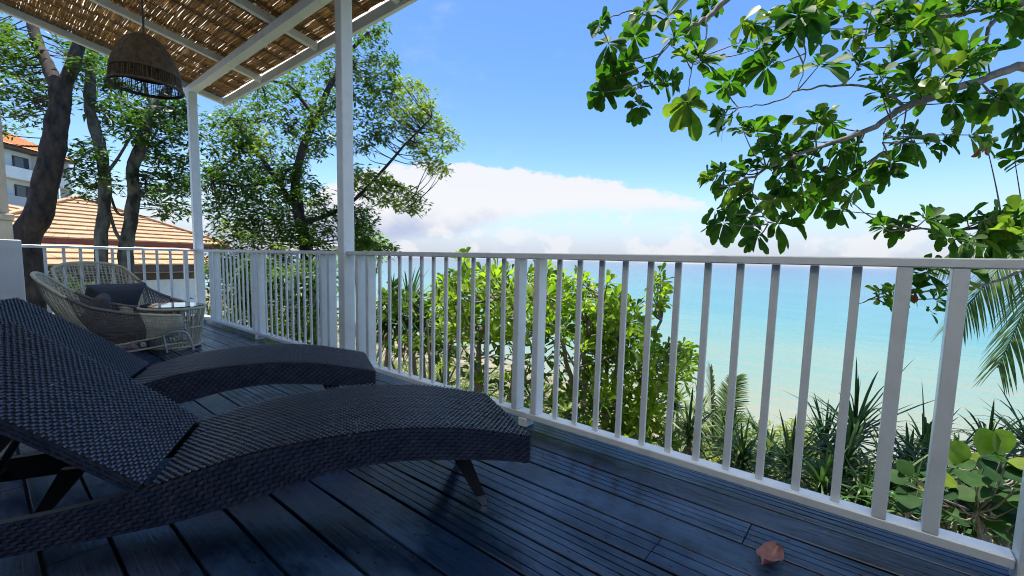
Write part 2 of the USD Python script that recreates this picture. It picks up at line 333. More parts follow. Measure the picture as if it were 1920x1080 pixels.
REED = reed_mat()
SHEET = usdkit.material(stage, '/World/Looks/roof_sheet', {'p': ('principled_bsdf', {'base_color': (.28, .21, .13), 'roughness': .7}), 't': ('translucent_bsdf', {'color': (.82, .77, .66)}), 'mx': ('mix_closure', {'fac': .75})},
                        [('p.BSDF', 'mx.closure1'), ('t.BSDF', 'mx.closure2')], surface='mx.closure')
GLASS = usdkit.material(stage, '/World/Looks/table_glass', {'f': ('fresnel', {'IOR': 1.5}), 't': ('transparent_bsdf', {'color': (.80, .86, .84)}), 'g': ('glossy_bsdf', {'roughness': .02, 'color': (1, 1, 1)}), 'm': ('mix_closure', {})},
                        [('f.fac', 'm.fac'), ('t.BSDF', 'm.closure1'), ('g.BSDF', 'm.closure2')], surface='m.closure')

def sea_mat():
    """Clear water over pale sand: the body colour goes from sand to turquoise to blue with depth, that is with the distance from the shore."""
    n = {'g': ('geometry', {}), 's': ('separate_xyz', {}), 'mn': ('mapping', {'scale': (.03, .012, 1.)}), 'nn': ('noise_texture', {'scale': 1., 'detail': 3.}),
         'off': ('map_range', {'from_min': .3, 'from_max': .7, 'to_min': -.22, 'to_max': .22}), 'lg': ('math', {'math_type': 'logarithm', 'value2': 2.718}), 'mx': ('math', {'math_type': 'maximum', 'value2': 5.}), 'a': ('math', {'math_type': 'add'}),
         'mr': ('map_range', {'from_min': math.log(20), 'from_max': math.log(900), 'to_min': 0., 'to_max': 1., 'clamp': True}),
         'rp': ('rgb_ramp', {'ramp': [(0.0, (.25, .235, .165)), (.08, (.215, .245, .175)), (.20, (.145, .255, .215)), (.32, (.082, .235, .235)), (.45, (.046, .20, .235)), (.62, (.032, .155, .20)), (.80, (.020, .112, .182)), (1., (.014, .072, .155))]}),
         'ms': ('mapping', {'scale': (.5, .05, 1.), 'rotation': (0, 0, .35)}), 'ns': ('noise_texture', {'scale': 1., 'detail': 6., 'roughness': .7}), 'os': ('map_range', {'from_min': .3, 'from_max': .7, 'to_min': -.30, 'to_max': .30}), 'a2': ('math', {'math_type': 'add'}), 'm1': ('mapping', {'scale': (1.3, .5, 1.)}), 'w1': ('noise_texture', {'scale': 1.1, 'detail': 5., 'roughness': .62}), 'b': ('bump', {'strength': .6, 'distance': .3}), 'p': ('principled_bsdf', {'roughness': .15, 'ior': 1.33, 'specular_ior_level': .22})}
    l = [('g.position', 's.vector'), ('s.x', 'mx.value1'), ('mx.value', 'lg.value1'), ('g.position', 'mn.vector'), ('mn.vector', 'nn.vector'), ('nn.fac', 'off.value'), ('lg.value', 'a.value1'), ('off.result', 'a.value2'), ('g.position', 'ms.vector'), ('ms.vector', 'ns.vector'), ('ns.fac', 'os.value'), ('a.value', 'a2.value1'), ('os.result', 'a2.value2'), ('a2.value', 'mr.value'), ('mr.result', 'rp.fac'), ('rp.color', 'p.base_color'),
         ('g.position', 'm1.vector'), ('m1.vector', 'w1.vector'), ('w1.fac', 'b.height'), ('b.normal', 'p.normal')]
    return usdkit.material(stage, '/World/Looks/sea_water', n, l, surface='p.BSDF')
SEA = sea_mat()
GROUND = mat('sandy_soil', (.26, .22, .15), (.06, .075, .025), rough=.95, scale=.9, lo=.42, hi=.62, detail=7., bump=.8, bscale=6.)

# ------------------------------------------------------------------ ground and sea
SEA_Z = -7.0
def ground_z(X, Y):
    X, Y = np.asarray(X, float), np.asarray(Y, float)
    z = -1.55 - .255 * np.maximum(X - .2, 0) ** 1.0
    z = np.where(Y > 9, z + .05 * (np.minimum(Y, 40) - 9), z) + .03 * np.maximum(-X - 3, 0)
    z = np.maximum(z, -9.5)
    p = np.stack([X * .6, Y * .6, X * 0], -1)
    return z + (meshkit.fbm(p, 3, 5) - .5) * .5

def nonuniform(a, b, fine_a, fine_b, step, grow=1.25):
    g = list(np.arange(fine_a, fine_b, step)); s = step
    while g[-1] < b: s *= grow; g.append(g[-1] + s)
    s = step
    while g[0] > a: s *= grow; g.insert(0, g[0] - s)
    return np.array(g)
gx, gy = nonuniform(-200, 120, -8, 30, .5), nonuniform(-300, 400, -12, 34, .5)
GX, GY = np.meshgrid(gx, gy, indexing='ij')
tag(MB().grid(np.stack([GX, GY, ground_z(GX, GY)], -1)).build('ground', GROUND, smooth=True), kind='structure')
sx, sy = nonuniform(-400, 45000, 12, 60, 4, 1.35), nonuniform(-45000, 45000, -20, 60, 5, 1.35)
SXg, SYg = np.meshgrid(sx, sy, indexing='ij')
tag(MB().grid(np.stack([SXg, SYg, SXg * 0 + SEA_Z], -1)).build('sea', SEA), kind='structure')

# ------------------------------------------------------------------ deck
deck = thing('deck', 'weathered blue-black timber deck boards', 'deck', kind='structure')
pitch, gap = .164, .011
k = 0
DX1 = .10
nrow = int((DX1 + 3.75) / pitch)
for r in range(nrow):
    x1 = DX1 - r * pitch; x0 = x1 - (pitch - gap)
    # a board's section: grooves run along most of the boards
    kind = RNG.choice(['three', 'two', 'plain'], p=[.25, .4, .35]) if r < 11 else RNG.choice(['plain', 'two'], p=[.8, .2])
    gs = {'three': [.25, .5, .75], 'two': [.36, .68], 'plain': []}[kind]
    top = [(x0 + .003, -.0), ]
    w = x1 - x0
    for g in gs:
        c = x0 + w * (g + RNG.uniform(-.03, .03)); hw = .0028
        top += [(c - hw, 0), (c - hw * .6, -.006), (c + hw * .6, -.006), (c + hw, 0)]
    top += [(x1 - .003, 0)]
    prof = [(x0, -.03), (x0, -.003)] + top + [(x1, -.003), (x1, -.03)]
    ys = [-2.2]
    y = -2.2 + RNG.uniform(1.2, 3.4)
    while y < 7.0:
        ys.append(y); y += RNG.uniform(2.4, 4.0)
    ys.append(7.78)
    for a, b in zip(ys[:-1], ys[1:]):
        dz = RNG.uniform(-.002, .0015)
        P = np.array([[px, 0, pz + dz] for px, pz in prof]); n = len(P)
        m = MB().prism(P, np.array([0, a + .002, 0]), np.array([0, b - .002, 0]))
        cap = trimesh.creation.triangulate_polygon
        m.build('deck_board', DECKS[k % 4], deck); k += 1
sc = MB(); cth = np.linspace(0, 2 * np.pi, 7)[:-1]; sr = np.vstack([[0, 0, .0012]] + [[.0045 * math.cos(q), .0045 * math.sin(q), .0004] for q in cth])
for r in range(nrow):
    for y in np.arange(-1.9, 7.7, .52):
        for w in (.14, .86):
            sc.add(sr + [DX1 - r * pitch - (pitch - gap) * w + RNG.normal(0, .003), y + RNG.normal(0, .006), .0012], [[0, 1 + q, 1 + (q + 1) % 6] for q in range(6)])
sc.build('screw_heads', DARKWOOD, deck, kind='stuff')
MB().box((-3.8, -2.2, -.12), (.1, 7.78, -.045)).build('deck_joists', DARKWOOD, deck)

# ------------------------------------------------------------------ railings
RT0, RT1 = 1.016, 1.05
def railing(label, cat, A, d, nrm, spans, post_at, bal_at, foot_at, wide=.030, thin=.015, group=None):
    """A: origin on the rail line; d: along; nrm: outwards. Positions are distances along d."""
    t = thing('railing', label, cat)
    A, d, nrm = np.asarray(A, float), np.asarray(d, float), np.asarray(nrm, float)
    P = lambda u, z, o=0: A + d * u + nrm * o + np.array([0, 0, z])
    for a, b in spans:
        MB().bar(P(a, (RT0 + RT1) / 2), P(b, (RT0 + RT1) / 2), .082, RT1 - RT0, .004).build('top_rail', WHITE, t)
        MB().bar(P(a, .071), P(b, .071), .078, .038, .004).build('bottom_rail', WHITE, t)
    for u in post_at:
        MB().bar(P(u, .0905), P(u, RT0 - .0005), .043, .076, .003, up=nrm).build('post', WHITE, t)
    for u in bal_at:
        MB().bar(P(u, .0905), P(u, RT0 - .0005), wide, thin, .002, up=nrm).build('baluster', WHITE, t)
    for u in foot_at:
        MB().box((-.045, -.03, .001), (.035, .03, .0515), .003, np.vstack([np.column_stack([nrm, d, (0, 0, 1), P(u, 0)]), [0, 0, 0, 1]])).build('foot', WHITE, t)
    return t
def between(a, b, n): return list(np.linspace(a, b, n + 1)[1:-1])
posts = [7.16, 7.0, 5.66, 5.525, 4.055, 3.915, 3.43, 3.275, 1.669, 1.521, -.075, -.215]
bals = between(7.0, 5.66, 10) + between(5.525, 4.055, 11) + between(3.275, 1.669, 12) + between(1.521, -.075, 12)
bals += list(np.arange(-.72, -2.05, -.133))
railing('long white timber railing along the sea side of the deck', 'railing', (0, 0, 0), (0, 1, 0), (1, 0, 0), [(-2.1, -.523), (-.417, 3.589), (3.691, 7.648)], posts + [-.62], bals, [5.59, 1.595])
fb = [-.171, -.347, -.498, -.643, -.80, -.96, -1.109, -1.259, -1.407, -1.567]
railing('short white railing closing the far end of the deck, behind the wicker armchairs', 'railing', (0, 7.7, 0), (1, 0, 0), (0, 1, 0), [(-1.75, -.053)], [-.171], fb[1:], [-.171])

# ------------------------------------------------------------------ roof on white posts
roof = thing('terrace_roof', 'lean-to roof of brown reed matting on white beams above the deck', 'roof')
SL = -.19                                            # fall per metre towards the sea
PZ = lambda X: 3.352 + SL * X                        # underside of the cross rafters
RX0, RX1, RY0, RY1 = -3.9, .50, -2.45, 7.95
def slope_bar(m, Y, X0, X1, zoff, w, h, c=.003):
    m.bar((X0, Y, PZ(X0) + zoff + h / 2), (X1, Y, PZ(X1) + zoff + h / 2), w, h, c); return m
MB().box((-.05, RY0, 3.256), (.05, RY1 - .03, 3.256 + .093), .004).build('main_beam', WHITE, roof)
for Y in np.arange(6.5, -2.0, -1.5):
    slope_bar(MB(), Y, RX0, RX1 - .045, .003, .058, .075).build('rafter', WHITE, roof)
slope_bar(MB(), RY1 - .03, RX0, RX1 - .045, .003, .06, .085).build('end_rafter', WHITE, roof)
MB().box((RX1 - .043, RY0, PZ(RX1) - .01), (RX1 + .0, RY1, PZ(RX1) + .10), .004).build('edge_board', WHITE, roof)
MB().box((RX1 + .002, RY0 - .02, PZ(RX1) + .02), (RX1 + .028, RY1 + .02, PZ(RX1) + .135), .004).build('fascia', WHITE, roof)
# the reed mat: short reeds laid along the deck, tied in rows across it
m = MB(); MAT_Z = .082
SIDES = 5; ca = np.linspace(0, 2 * np.pi, SIDES, endpoint=False)
def reeds(X0, X1, Y0, Y1, seg, dx, m, miss=.05, lift=.010, rr=(.0044, .0062)):
    rows = np.arange(Y0, Y1, seg)
    vv, ff, base = [], [], 0
    for ri, ya in enumerate(rows):
        wob = RNG.uniform(-.03, .03)
        xs = np.arange(X0, X1, dx); xs = xs + RNG.normal(0, dx * .28, len(xs))
        xs = xs[RNG.random(len(xs)) > miss]
        bunch = meshkit.noise(np.stack([xs * 7, xs * 0 + ri * 3.3, xs * 0], -1), 3)
        for x, bn in zip(xs, bunch):
            y0 = ya - .03 + wob + RNG.uniform(-.035, .015); y1 = ya + seg + .02 + RNG.uniform(-.03, .05)
            y1 = min(y1, RY1 - .01); y0 = min(y0, RY1 - .2)
            x2 = x + RNG.normal(0, .006)
            r = RNG.uniform(*rr)
            z0 = PZ(x) + MAT_Z + lift + .011 * bn + RNG.uniform(0, .003); z1 = z0 + RNG.normal(.006, .003)
            c0, c1 = np.array([x, y0, z0]), np.array([x2, y1, z1])
            ring = np.stack([np.cos(ca) * r, ca * 0, np.sin(ca) * r], -1)
            vv.append(c0 + ring); vv.append(c1 + ring)
            j = np.arange(SIDES); j2 = (j + 1) % SIDES
            ff.append(np.stack([base + j, base + SIDES + j, base + SIDES + j2, base + j2], -1)); base += 2 * SIDES
    m.add(np.vstack(vv), np.vstack(ff))
reeds(-2.9, RX1 - .05, 1.3, RY1 - .05, .30, .0078, m, .02)
reeds(-2.9, RX1 - .05, 1.18, RY1 - .05, .42, .0105, m, .12, .026, (.0046, .0060))
m.build('reed_mat', REED, roof, smooth=True, kind='stuff')
m = MB()
for y in np.arange(1.3, RY1 - .05, .30):             # ties along the rows
    slope_bar(m, y - .01 + RNG.uniform(-.02, .02), -2.9, RX1 - .05, MAT_Z - .001, .005, .004, 0)
m.build('tie_wires', DARKBROWN, roof, kind='stuff')
slope = MB()
P = np.array([[[x, y, PZ(x) + MAT_Z + .062 + .004 * math.sin(x * 40)] for x in np.linspace(RX0, RX1 + .02, 110)] for y in (RY0, RY1 + .02)])
slope.grid(P).build('roof_sheet', SHEET, roof)
for Y, lab in ((7.70, 'white post at the far corner of the railings, carrying the roof'), (3.64, 'white post midway along the sea railing, carrying the roof beam'), (-.47, 'white post at the right edge of the picture, standing in the railing')):
    t = thing('roof_post', lab, 'post', (0, Y, 0))
    MB().box((-.060, -.05, .001), (.045, .05, 3.2545), .005).build('shaft', WHITE, t)
# landward side: the villa wall that carries the roof
t = thing('villa_wall', 'plain villa wall with dark glass doors along the landward side of the deck', 'wall')
MB().box((-4.1, -4.5, -1.6), (-3.905, 7.0, 4.4)).build('wall', VILLA, t)
for y0 in (-2.1, .3, 2.7, 5.1):
    f = MB().box((-3.904, y0, .05), (-3.86, y0 + 2.2, 2.5), .004).build('door_frame', DARKBROWN, t)
    for k in (0, 1): MB().box((-3.859, y0 + .08 + k * 1.06, .14), (-3.85, y0 + 1.06 + k * 1.06, 2.42)).build('pane', GLASSD, f)
MB().box((-4.1, -2.75, -1.6), (-.45, -2.55, 4.4)).build('end_wall', VILLA, t)
t = thing('low_wall', 'low white rendered wall at the left end of the far railing', 'wall')
MB().box((-3.85, 7.62, 0), (-1.752, 7.80, 1.10), .006).build('wall', WALLW, t)
t = thing('beige_pillar', 'beige rendered pillar with a ledge, rising behind the low white wall', 'pillar', (-2.15, 8.75, 0))
MB().box((-.40, -.15, 1.44), (.36, .25, 4.6), .01).build('shaft', BEIGE, t)
MB().box((-.44, -.19, 1.36), (.40, .29, 1.438), .01).build('ledge', BEIGE, t)
MB().box((-.42, -.17, -1.4), (.38, .27, 1.358), .01).build('base', BEIGE, t)

# ------------------------------------------------------------------ sun loungers
def weave(m, S, nu, nv, h=.0035):
    """Plain weave of flat strands over the surface S(u, v) -> points, normals (u, v arrays in 0..1); nu x nv crossings."""
    i, j = np.meshgrid(np.arange(nu), np.arange(nv), indexing='ij'); i, j = i.ravel(), j.ravel()
    for par in (0, 1):
        sel = (i + j) % 2 == par
        a, b = i[sel], j[sel]
        along = np.array([-.74, -.30, .30, .74]); hz = np.array([-.5, 1., 1., -.5]) * h
        half = .38 if par else .30
        if not par: along = np.array([-.5, -.25, .25, .5]); hz = np.array([0., .25, .25, 0.]) * h
        uu, vv, zz = [], [], []
        for t, z in zip(along, hz):
            for sgn in (-half, half):
                du, dv = (t, sgn) if par else (sgn, t)
                uu.append((a + .5 + du) / nu); vv.append((b + .5 + dv) / nv); zz.append(np.full(len(a), z))
        uu, vv, zz = np.clip(np.array(uu).T, 0, 1), np.clip(np.array(vv).T, 0, 1), np.array(zz).T
        P, N = S(uu, vv); jit = RNG.normal(0, h * .16, (len(a), 1)) + RNG.normal(0, h * .14, 400)[(b if par else a) % 400][:, None]; P = P + N * ((zz + jit * (zz > 0))[..., None] + .001)
        q = np.array([[0, 1, 3, 2], [2, 3, 5, 4], [4, 5, 7, 6]])
        if not par: q = q[:, ::-1]
        F = (q[None] + (np.arange(len(a)) * 8)[:, None, None]).reshape(-1, 4)
        m.add(P.reshape(-1, 3), F)

PROF = np.array([(0, .305), (-.08, .325), (-.165, .347), (-.32, .380), (-.50, .400), (-.60, .403), (-.75, .398), (-.88, .388), (-1.0, .372), (-1.12, .342), (-1.20, .318), (-1.25, .305), (-1.45, .272), (-1.70, .250), (-1.92, .235)])
BOTP = np.array([(0, .195), (-.16, .230), (-.32, .255), (-.50, .278), (-.65, .280), (-.80, .262), (-1.0, .213), (-1.2, .180), (-1.4, .168), (-1.6, .160), (-1.92, .150)])
def ptop(s): return np.interp(-np.asarray(s), -PROF[:, 0], PROF[:, 1])
def pbot(s): return np.interp(-np.asarray(s), -BOTP[:, 0], BOTP[:, 1])
def smooth_prof(f):
    ss = np.linspace(0, -1.92, 97); z = f(ss); zz = z.copy()
    for _ in range(6): zz[1:-1] = (zz[:-2] + 2 * zz[1:-1] + zz[2:]) / 4
    return lambda s: np.interp(-np.asarray(s), -ss, zz)
ptop, pbot = smooth_prof(ptop), smooth_prof(pbot)
LW = .588; HINGE = -1.255
def make_lounger(label):
    """Local axes: x towards the foot end (foot edge at 0), y across from the near side, z up."""
    t = thing('sun_lounger', label, 'sun lounger', group=None)
    # foot section
    def seat(u, v):
        s = HINGE + .012 + u * (-(HINGE + .012)); P = np.stack([s, v * LW, ptop(s)], -1)
        e = 1e-3; dz = (ptop(s + e) - ptop(s - e)) / (2 * e); N = np.stack([-dz, dz * 0, dz * 0 + 1], -1); return P, N / np.linalg.norm(N, axis=-1, keepdims=True)
    m = MB(); weave(m, seat, 128, 37, .0055); sp = m.build('seat_panel', WICKER, t, smooth=50)
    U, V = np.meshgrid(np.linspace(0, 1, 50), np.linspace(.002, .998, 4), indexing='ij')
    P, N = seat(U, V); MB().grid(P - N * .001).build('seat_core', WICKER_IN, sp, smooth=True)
    # side aprons, foot apron
    for side, name in ((0, 'side_apron'), (1, 'side_apron')):
        def ap(u, v, side=side):
            s = -1.92 * (1 - u); zb, zt = pbot(s), ptop(s) - .002
            return np.stack([s, s * 0 + side * LW, zb + v * (zt - zb)], -1), np.stack([s * 0, s * 0 + (1 if side else -1), s * 0], -1)
        m = MB(); weave(m, ap, 128, 9, .003); a = m.build(name, WICKER, t, smooth=50)
        S = np.linspace(-1.92, 0, 70); zb, zt = pbot(S), ptop(S) - .003
        y0 = .001 if side == 0 else LW - .001; y1 = y0 + (.03 if side == 0 else -.03)
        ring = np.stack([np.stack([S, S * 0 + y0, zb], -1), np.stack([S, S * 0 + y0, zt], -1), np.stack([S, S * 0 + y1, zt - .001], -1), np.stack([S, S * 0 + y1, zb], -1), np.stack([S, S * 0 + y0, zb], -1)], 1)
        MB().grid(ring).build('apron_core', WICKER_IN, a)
    for sx, name in ((0, 'foot_apron'), (-1.92, 'head_apron')):
        zb, zt = float(pbot(sx)), float(ptop(sx))
        def ap(u, v, sx=sx, zb=zb, zt=zt):
            return np.stack([u * 0 + sx, u * LW, zb + v * (zt - zb)], -1), np.stack([u * 0 + (1 if sx == 0 else -1), u * 0, u * 0], -1)
        m = MB(); weave(m, ap, 42, 8, .003); a = m.build(name, WICKER, t, smooth=50)
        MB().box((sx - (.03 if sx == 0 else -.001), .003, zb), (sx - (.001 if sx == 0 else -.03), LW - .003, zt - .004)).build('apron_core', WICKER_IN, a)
    # raised backrest, hinged at the dip
    BL, BA, TH = .70, math.radians(36.5), .034
    cb, sb = math.cos(BA), math.sin(BA); H0 = np.array([HINGE - .006, 0, .318])
    def back(u, v, off=0):
        s = u * BL; bow = .012 * np.sin(np.pi * u)
        P = np.stack([H0[0] - cb * s + sb * (bow + off), v * LW, H0[2] + sb * s + cb * (bow + off)], -1)
        return P, np.broadcast_to(np.array([sb, 0, cb]), P.shape)
    m = MB(); weave(m, back, 72, 37, .0055); b = m.build('backrest', WICKER, t, smooth=50)
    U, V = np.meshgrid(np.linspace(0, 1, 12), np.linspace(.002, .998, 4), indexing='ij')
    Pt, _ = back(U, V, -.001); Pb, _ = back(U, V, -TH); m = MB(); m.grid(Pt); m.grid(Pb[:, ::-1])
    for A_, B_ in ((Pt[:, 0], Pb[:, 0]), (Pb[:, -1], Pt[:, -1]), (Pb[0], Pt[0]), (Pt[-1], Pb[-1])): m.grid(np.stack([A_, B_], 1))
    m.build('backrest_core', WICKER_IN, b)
    for v, flip in ((0, -1), (1, 1)):
        def edge(u, w, v=v, flip=flip):
            P, _ = back(u, u * 0 + v, -TH * w); return P, np.broadcast_to(np.array([0, flip, 0.]), P.shape)
        m = MB(); weave(m, edge, 50, 3, .002); m.build('backrest_edge', WICKER, b, smooth=50)
    # strut under the backrest, cross bar, legs
    for y in (.10, LW - .10):
        p = H0 + np.array([-cb * .46 - sb * .05, 0, sb * .46 - cb * .05])
        MB().tube([(p[0], y, p[2]), (-1.86, y, .185)], .012, 8).build('backrest_strut', DARKWOOD, t, smooth=True)
    MB().tube([(-1.86, .03, .19), (-1.86, LW - .03, .19)], .013, 8).build('cross_bar', DARKWOOD, t, smooth=True)
    for x0, dx in ((-.30, .14), (-1.62, -.14)):
        for y, dy in ((.115, -.02), (LW - .115, .02)):
            zt = float(pbot(x0)) + .05
            a, c = np.array([x0, y, zt]), np.array([x0 + dx, y + dy, .001])
            q = lambda w: a + (c - a) * w
            def leg_piece(w0, w1, h0, h1, m):
                P = []
                for w_, hx in ((w0, h0), (w1, h1)):
                    o = q(w_); P.append([o + (sx_ * hx, sy_ * .014, 0) for sx_, sy_ in ((-1, -1), (1, -1), (1, 1), (-1, 1), (-1, -1))])
                m.grid(np.array(P)); m.add(np.array(P[1][:4]), [[0, 3, 2, 1]]); m.add(np.array(P[0][:4]), [[0, 1, 2, 3]]); return m
            lg = leg_piece(0, .86, .040, .020, MB()).build('leg', DARKWOOD, t)
            leg_piece(.862, 1, .0165, .014, MB()).build('metal_foot', METAL, lg)
    return t
def place(p, loc, rz, sc=1):
    x = UsdGeom.Xformable(p); x.ClearXformOpOrder(); x.AddTranslateOp().Set(Gf.Vec3d(*map(float, loc))); x.AddRotateZOp().Set(math.degrees(rz))
    if sc != 1: x.AddScaleOp().Set(Gf.Vec3f(sc))
def dup(src, label, loc, rz, group=None, name=None, sc=1):
    t = UsdGeom.Xform.Define(stage, numbered('/World', name or src.GetName())).GetPrim()
    t.GetReferences().AddInternalReference(src.GetPath()); t.SetInstanceable(True)
    tag(t, label, None, group)
    place(t, loc, rz, sc); return t
l1 = make_lounger('dark woven sun lounger nearest the camera, backrest raised at lower left'); place(l1, (-.729, 1.020, 0), math.radians(-29.1))
dup(l1, 'dark woven sun lounger behind the nearest one, beside the wicker armchairs', (-.578, 2.330, 0), math.radians(-25.5))

# ------------------------------------------------------------------ wicker armchairs and table
def make_chair(label):
    """Local x: the way the chair faces. A reclined bucket of open weave on a bent tube frame."""
    t = thing('wicker_armchair', label, 'armchair', group=None)
    th = np.radians(np.linspace(-158, 158, 400))         # 0 = back centre, ends = arm tips
    def rim(a):
        c = np.abs(a) / math.radians(158)
        back = np.clip(1 - (np.abs(a) / math.radians(62)) ** 4, 0, 1)
        x = np.where(c < .45, -.62 * np.cos(a * 1.0) - .0, 0); 
        # plan of the rim: flared back, arms nearly parallel, tips turning in
        k = np.array([0, .12, .24, .36, .48, .62, .78, .92, 1.0])
        X = np.interp(c, k, [-.64, -.63, -.58, -.43, -.25, .02, .28, .44, .46]); Yy = np.interp(c, k, [0, .20, .355, .40, .405, .40, .38, .33, .26]) * np.sign(a)
        Z = np.interp(c, k, [.86, .85, .80, .66, .54, .465, .43, .415, .40]); return np.stack([X, Yy, Z], -1)
    def basec(a):
        c = np.abs(a) / math.radians(158)
        k = np.array([0, .24, .48, .78, 1.0])
        X = np.interp(c, k, [-.30, -.24, -.06, .26, .40]); Yy = np.interp(c, k, [0, .22, .295, .29, .22]) * np.sign(a)
        Z = np.interp(c, k, [.13, .13, .14, .19, .21]); return np.stack([X, Yy, Z], -1)
    def sm(Pf):
        P = Pf(th)
        for _ in range(30): P[1:-1] = (P[:-2] + 2 * P[1:-1] + P[2:]) / 4
        return lambda a: np.stack([np.interp(a, th, P[:, i]) for i in range(3)], -1)
    rim, basec = sm(rim), sm(basec)
    def surf(a, w):
        B, R = basec(a), rim(a); w = np.asarray(w)[..., None]
        P = B * (1 - w) + R * w
        c = (P * [1, 1, 0]); n = c / np.maximum(np.linalg.norm(c, axis=-1, keepdims=True), .05)
        return P + n * .06 * np.sin(np.pi * w)
    def colour(a):
        d = abs(math.degrees(a)); return ('d' if 60 < d < 108 else 'p') + ('l' if a > 0 and d >= 60 else 'r' if d >= 60 else 'b')
    strands = {k: MB() for k in ('pb', 'pl', 'pr', 'dl', 'dr')}
    for a in np.radians(np.arange(-156, 156.1, 2.15)):
        w = np.linspace(0, 1, 6); jit = np.radians(RNG.uniform(-.5, .5))
        slant = np.radians(4.0) * (1 if int(round(math.degrees(a) / 2.15)) % 2 else -1) if colour(a) == 'pb' else 0
        strands[colour(a)].tube(surf(a + jit + slant * (w - .5), w), .0052 if colour(a) == 'pb' else .0042, 4, caps=False)
    for wv, rng in [(x, None) for x in np.linspace(.05, .95, 22)]:
        for lo, hi in ((-157, -108), (-108, -60), (-60, 60), (60, 108), (108, 157)):
            a = np.radians(np.linspace(lo, hi, 16)); c = colour(np.radians((lo + hi) / 2))
            if False: continue
            strands[c].tube(surf(a, np.full(len(a), wv + RNG.uniform(-.01, .01))), .0040, 4, caps=False)
    for k, nm in (('pb', 'back_weave'), ('pl', 'arm_weave'), ('pr', 'arm_weave'), ('dl', 'side_weave'), ('dr', 'side_weave')): strands[k].build(nm, RATTAN_P if k[0] == 'p' else RATTAN_D, t, smooth=True)
    # rim, wrapped pale at the back and the arm tips, dark between
    for lo, hi, mt, nm in ((-158, -108, RATTAN_P, 'rim'), (-108, -60, RATTAN_D, 'rim'), (-60, 60, RATTAN_P, 'rim'), (60, 108, RATTAN_D, 'rim'), (108, 158, RATTAN_P, 'rim')):
        MB().tube(rim(np.radians(np.linspace(lo, hi, 24))), .0165, 8).build(nm, mt, t, smooth=True)
    MB().tube(basec(np.radians(np.linspace(-158, 158, 50))), .013, 6).build('base_ring', RATTAN_P, t, smooth=True)
    tips = rim(np.radians(np.array([158., -158.]))); tb = basec(np.radians(np.array([158., -158.])))
    MB().tube(smooth_path([tips[0], (.50, .10, .34), (.50, -.10, .34), tips[1]], 6), .013, 8).build('front_rail', RATTAN_P, t, smooth=True)
    m = MB()
    for y in np.linspace(-.22, .22, 34): m.tube([(.485 - abs(y) * .1, y, .35), (.40, y * .95, .20)], .0034, 4, caps=False)
    m.build('front_weave', RATTAN_P, t, smooth=True)
    # seat pan, cushions
    a = np.radians(np.linspace(-158, 158, 40)); B = basec(a); ctr = np.array([.08, 0, .16])
    P = np.stack([np.broadcast_to(ctr, B.shape), B], 1); MB().grid(P).build('seat_pan', RATTAN_D, t)
    def cushion(sz, puff, M, name):
        v = trimesh.creation.box((2, 2, 2)); v = v.subdivide().subdivide().subdivide().subdivide()
        q = np.array(v.vertices); x, y, z = q.T
        edge = np.clip(1 - np.maximum(np.abs(x), np.abs(y)) ** 5, 0, 1)
        z2 = z * (.30 + .70 * edge ** .5) * puff
        pin = 1 - .05 * (1 - np.abs(x) ** 2) * np.abs(y) ** 4 - .05 * (1 - np.abs(y) ** 2) * np.abs(x) ** 4
        p = np.stack([x * sz[0] * pin, y * sz[1] * pin, z2], -1)
        p = p + (meshkit.fbm(p * 7 + sz[0] * 9, 3)[:, None] - .5) * .018
        p = p @ M[:3, :3].T + M[:3, 3]
        return MB().add(p, v.faces).build(name, CUSH, t, smooth=40)
    R = trimesh.transformations.rotation_matrix
    T = trimesh.transformations.translation_matrix
    cushion((.36, .27), .055, T((.06, 0, .285)) @ R(math.radians(-5), (0, 1, 0)), 'seat_cushion')
    cushion((.19, .29), .07, T((-.235, .0, .455)) @ R(math.radians(-60), (0, 1, 0)) , 'back_cushion')
    # bent tube frame: two sled sides and cross bars
    for sgn in (-1, 1):
        y = .27 * sgn
        MB().tube(smooth_path([(-.42, y * .9, .012), (-.20, y, .075), (.12, y * 1.05, .17), (.40, y * 1.08, .235), (.50, y * 1.08, .215), (.54, y * 1.08, .12), (.56, y * 1.08, .012)], 6), .0125, 8).build('sled_tube', TUBEGREY, t, smooth=True)
        MB().tube([(-.36, y * .9, .014), (.0, y, .055), (.42, y * 1.06, .105)], .010, 8).build('lower_tube', TUBEGREY, t, smooth=True)
        MB().tube([(.30, y * 1.06, .21), (.33, y * 1.06, .014)], .010, 8).build('leg', TUBEGREY, t, smooth=True)
    MB().tube([(.33, -.28, .05), (.33, .28, .05)], .009, 8).build('cross_tube', TUBEGREY, t, smooth=True)
    MB().tube([(-.42, -.24, .014), (-.42, .24, .014)], .0115, 8).build('rear_tube', TUBEGREY, t, smooth=True)
    return t
ch = make_chair('pale and dark wicker armchair nearer the loungers, seen from its rear side'); place(ch, (-1.20, 5.66, 0), math.radians(-10), .92)
dup(ch, 'wicker armchair against the far railing, dark cushion in its back showing', (-1.02, 6.55, 0), math.radians(-66), .98)

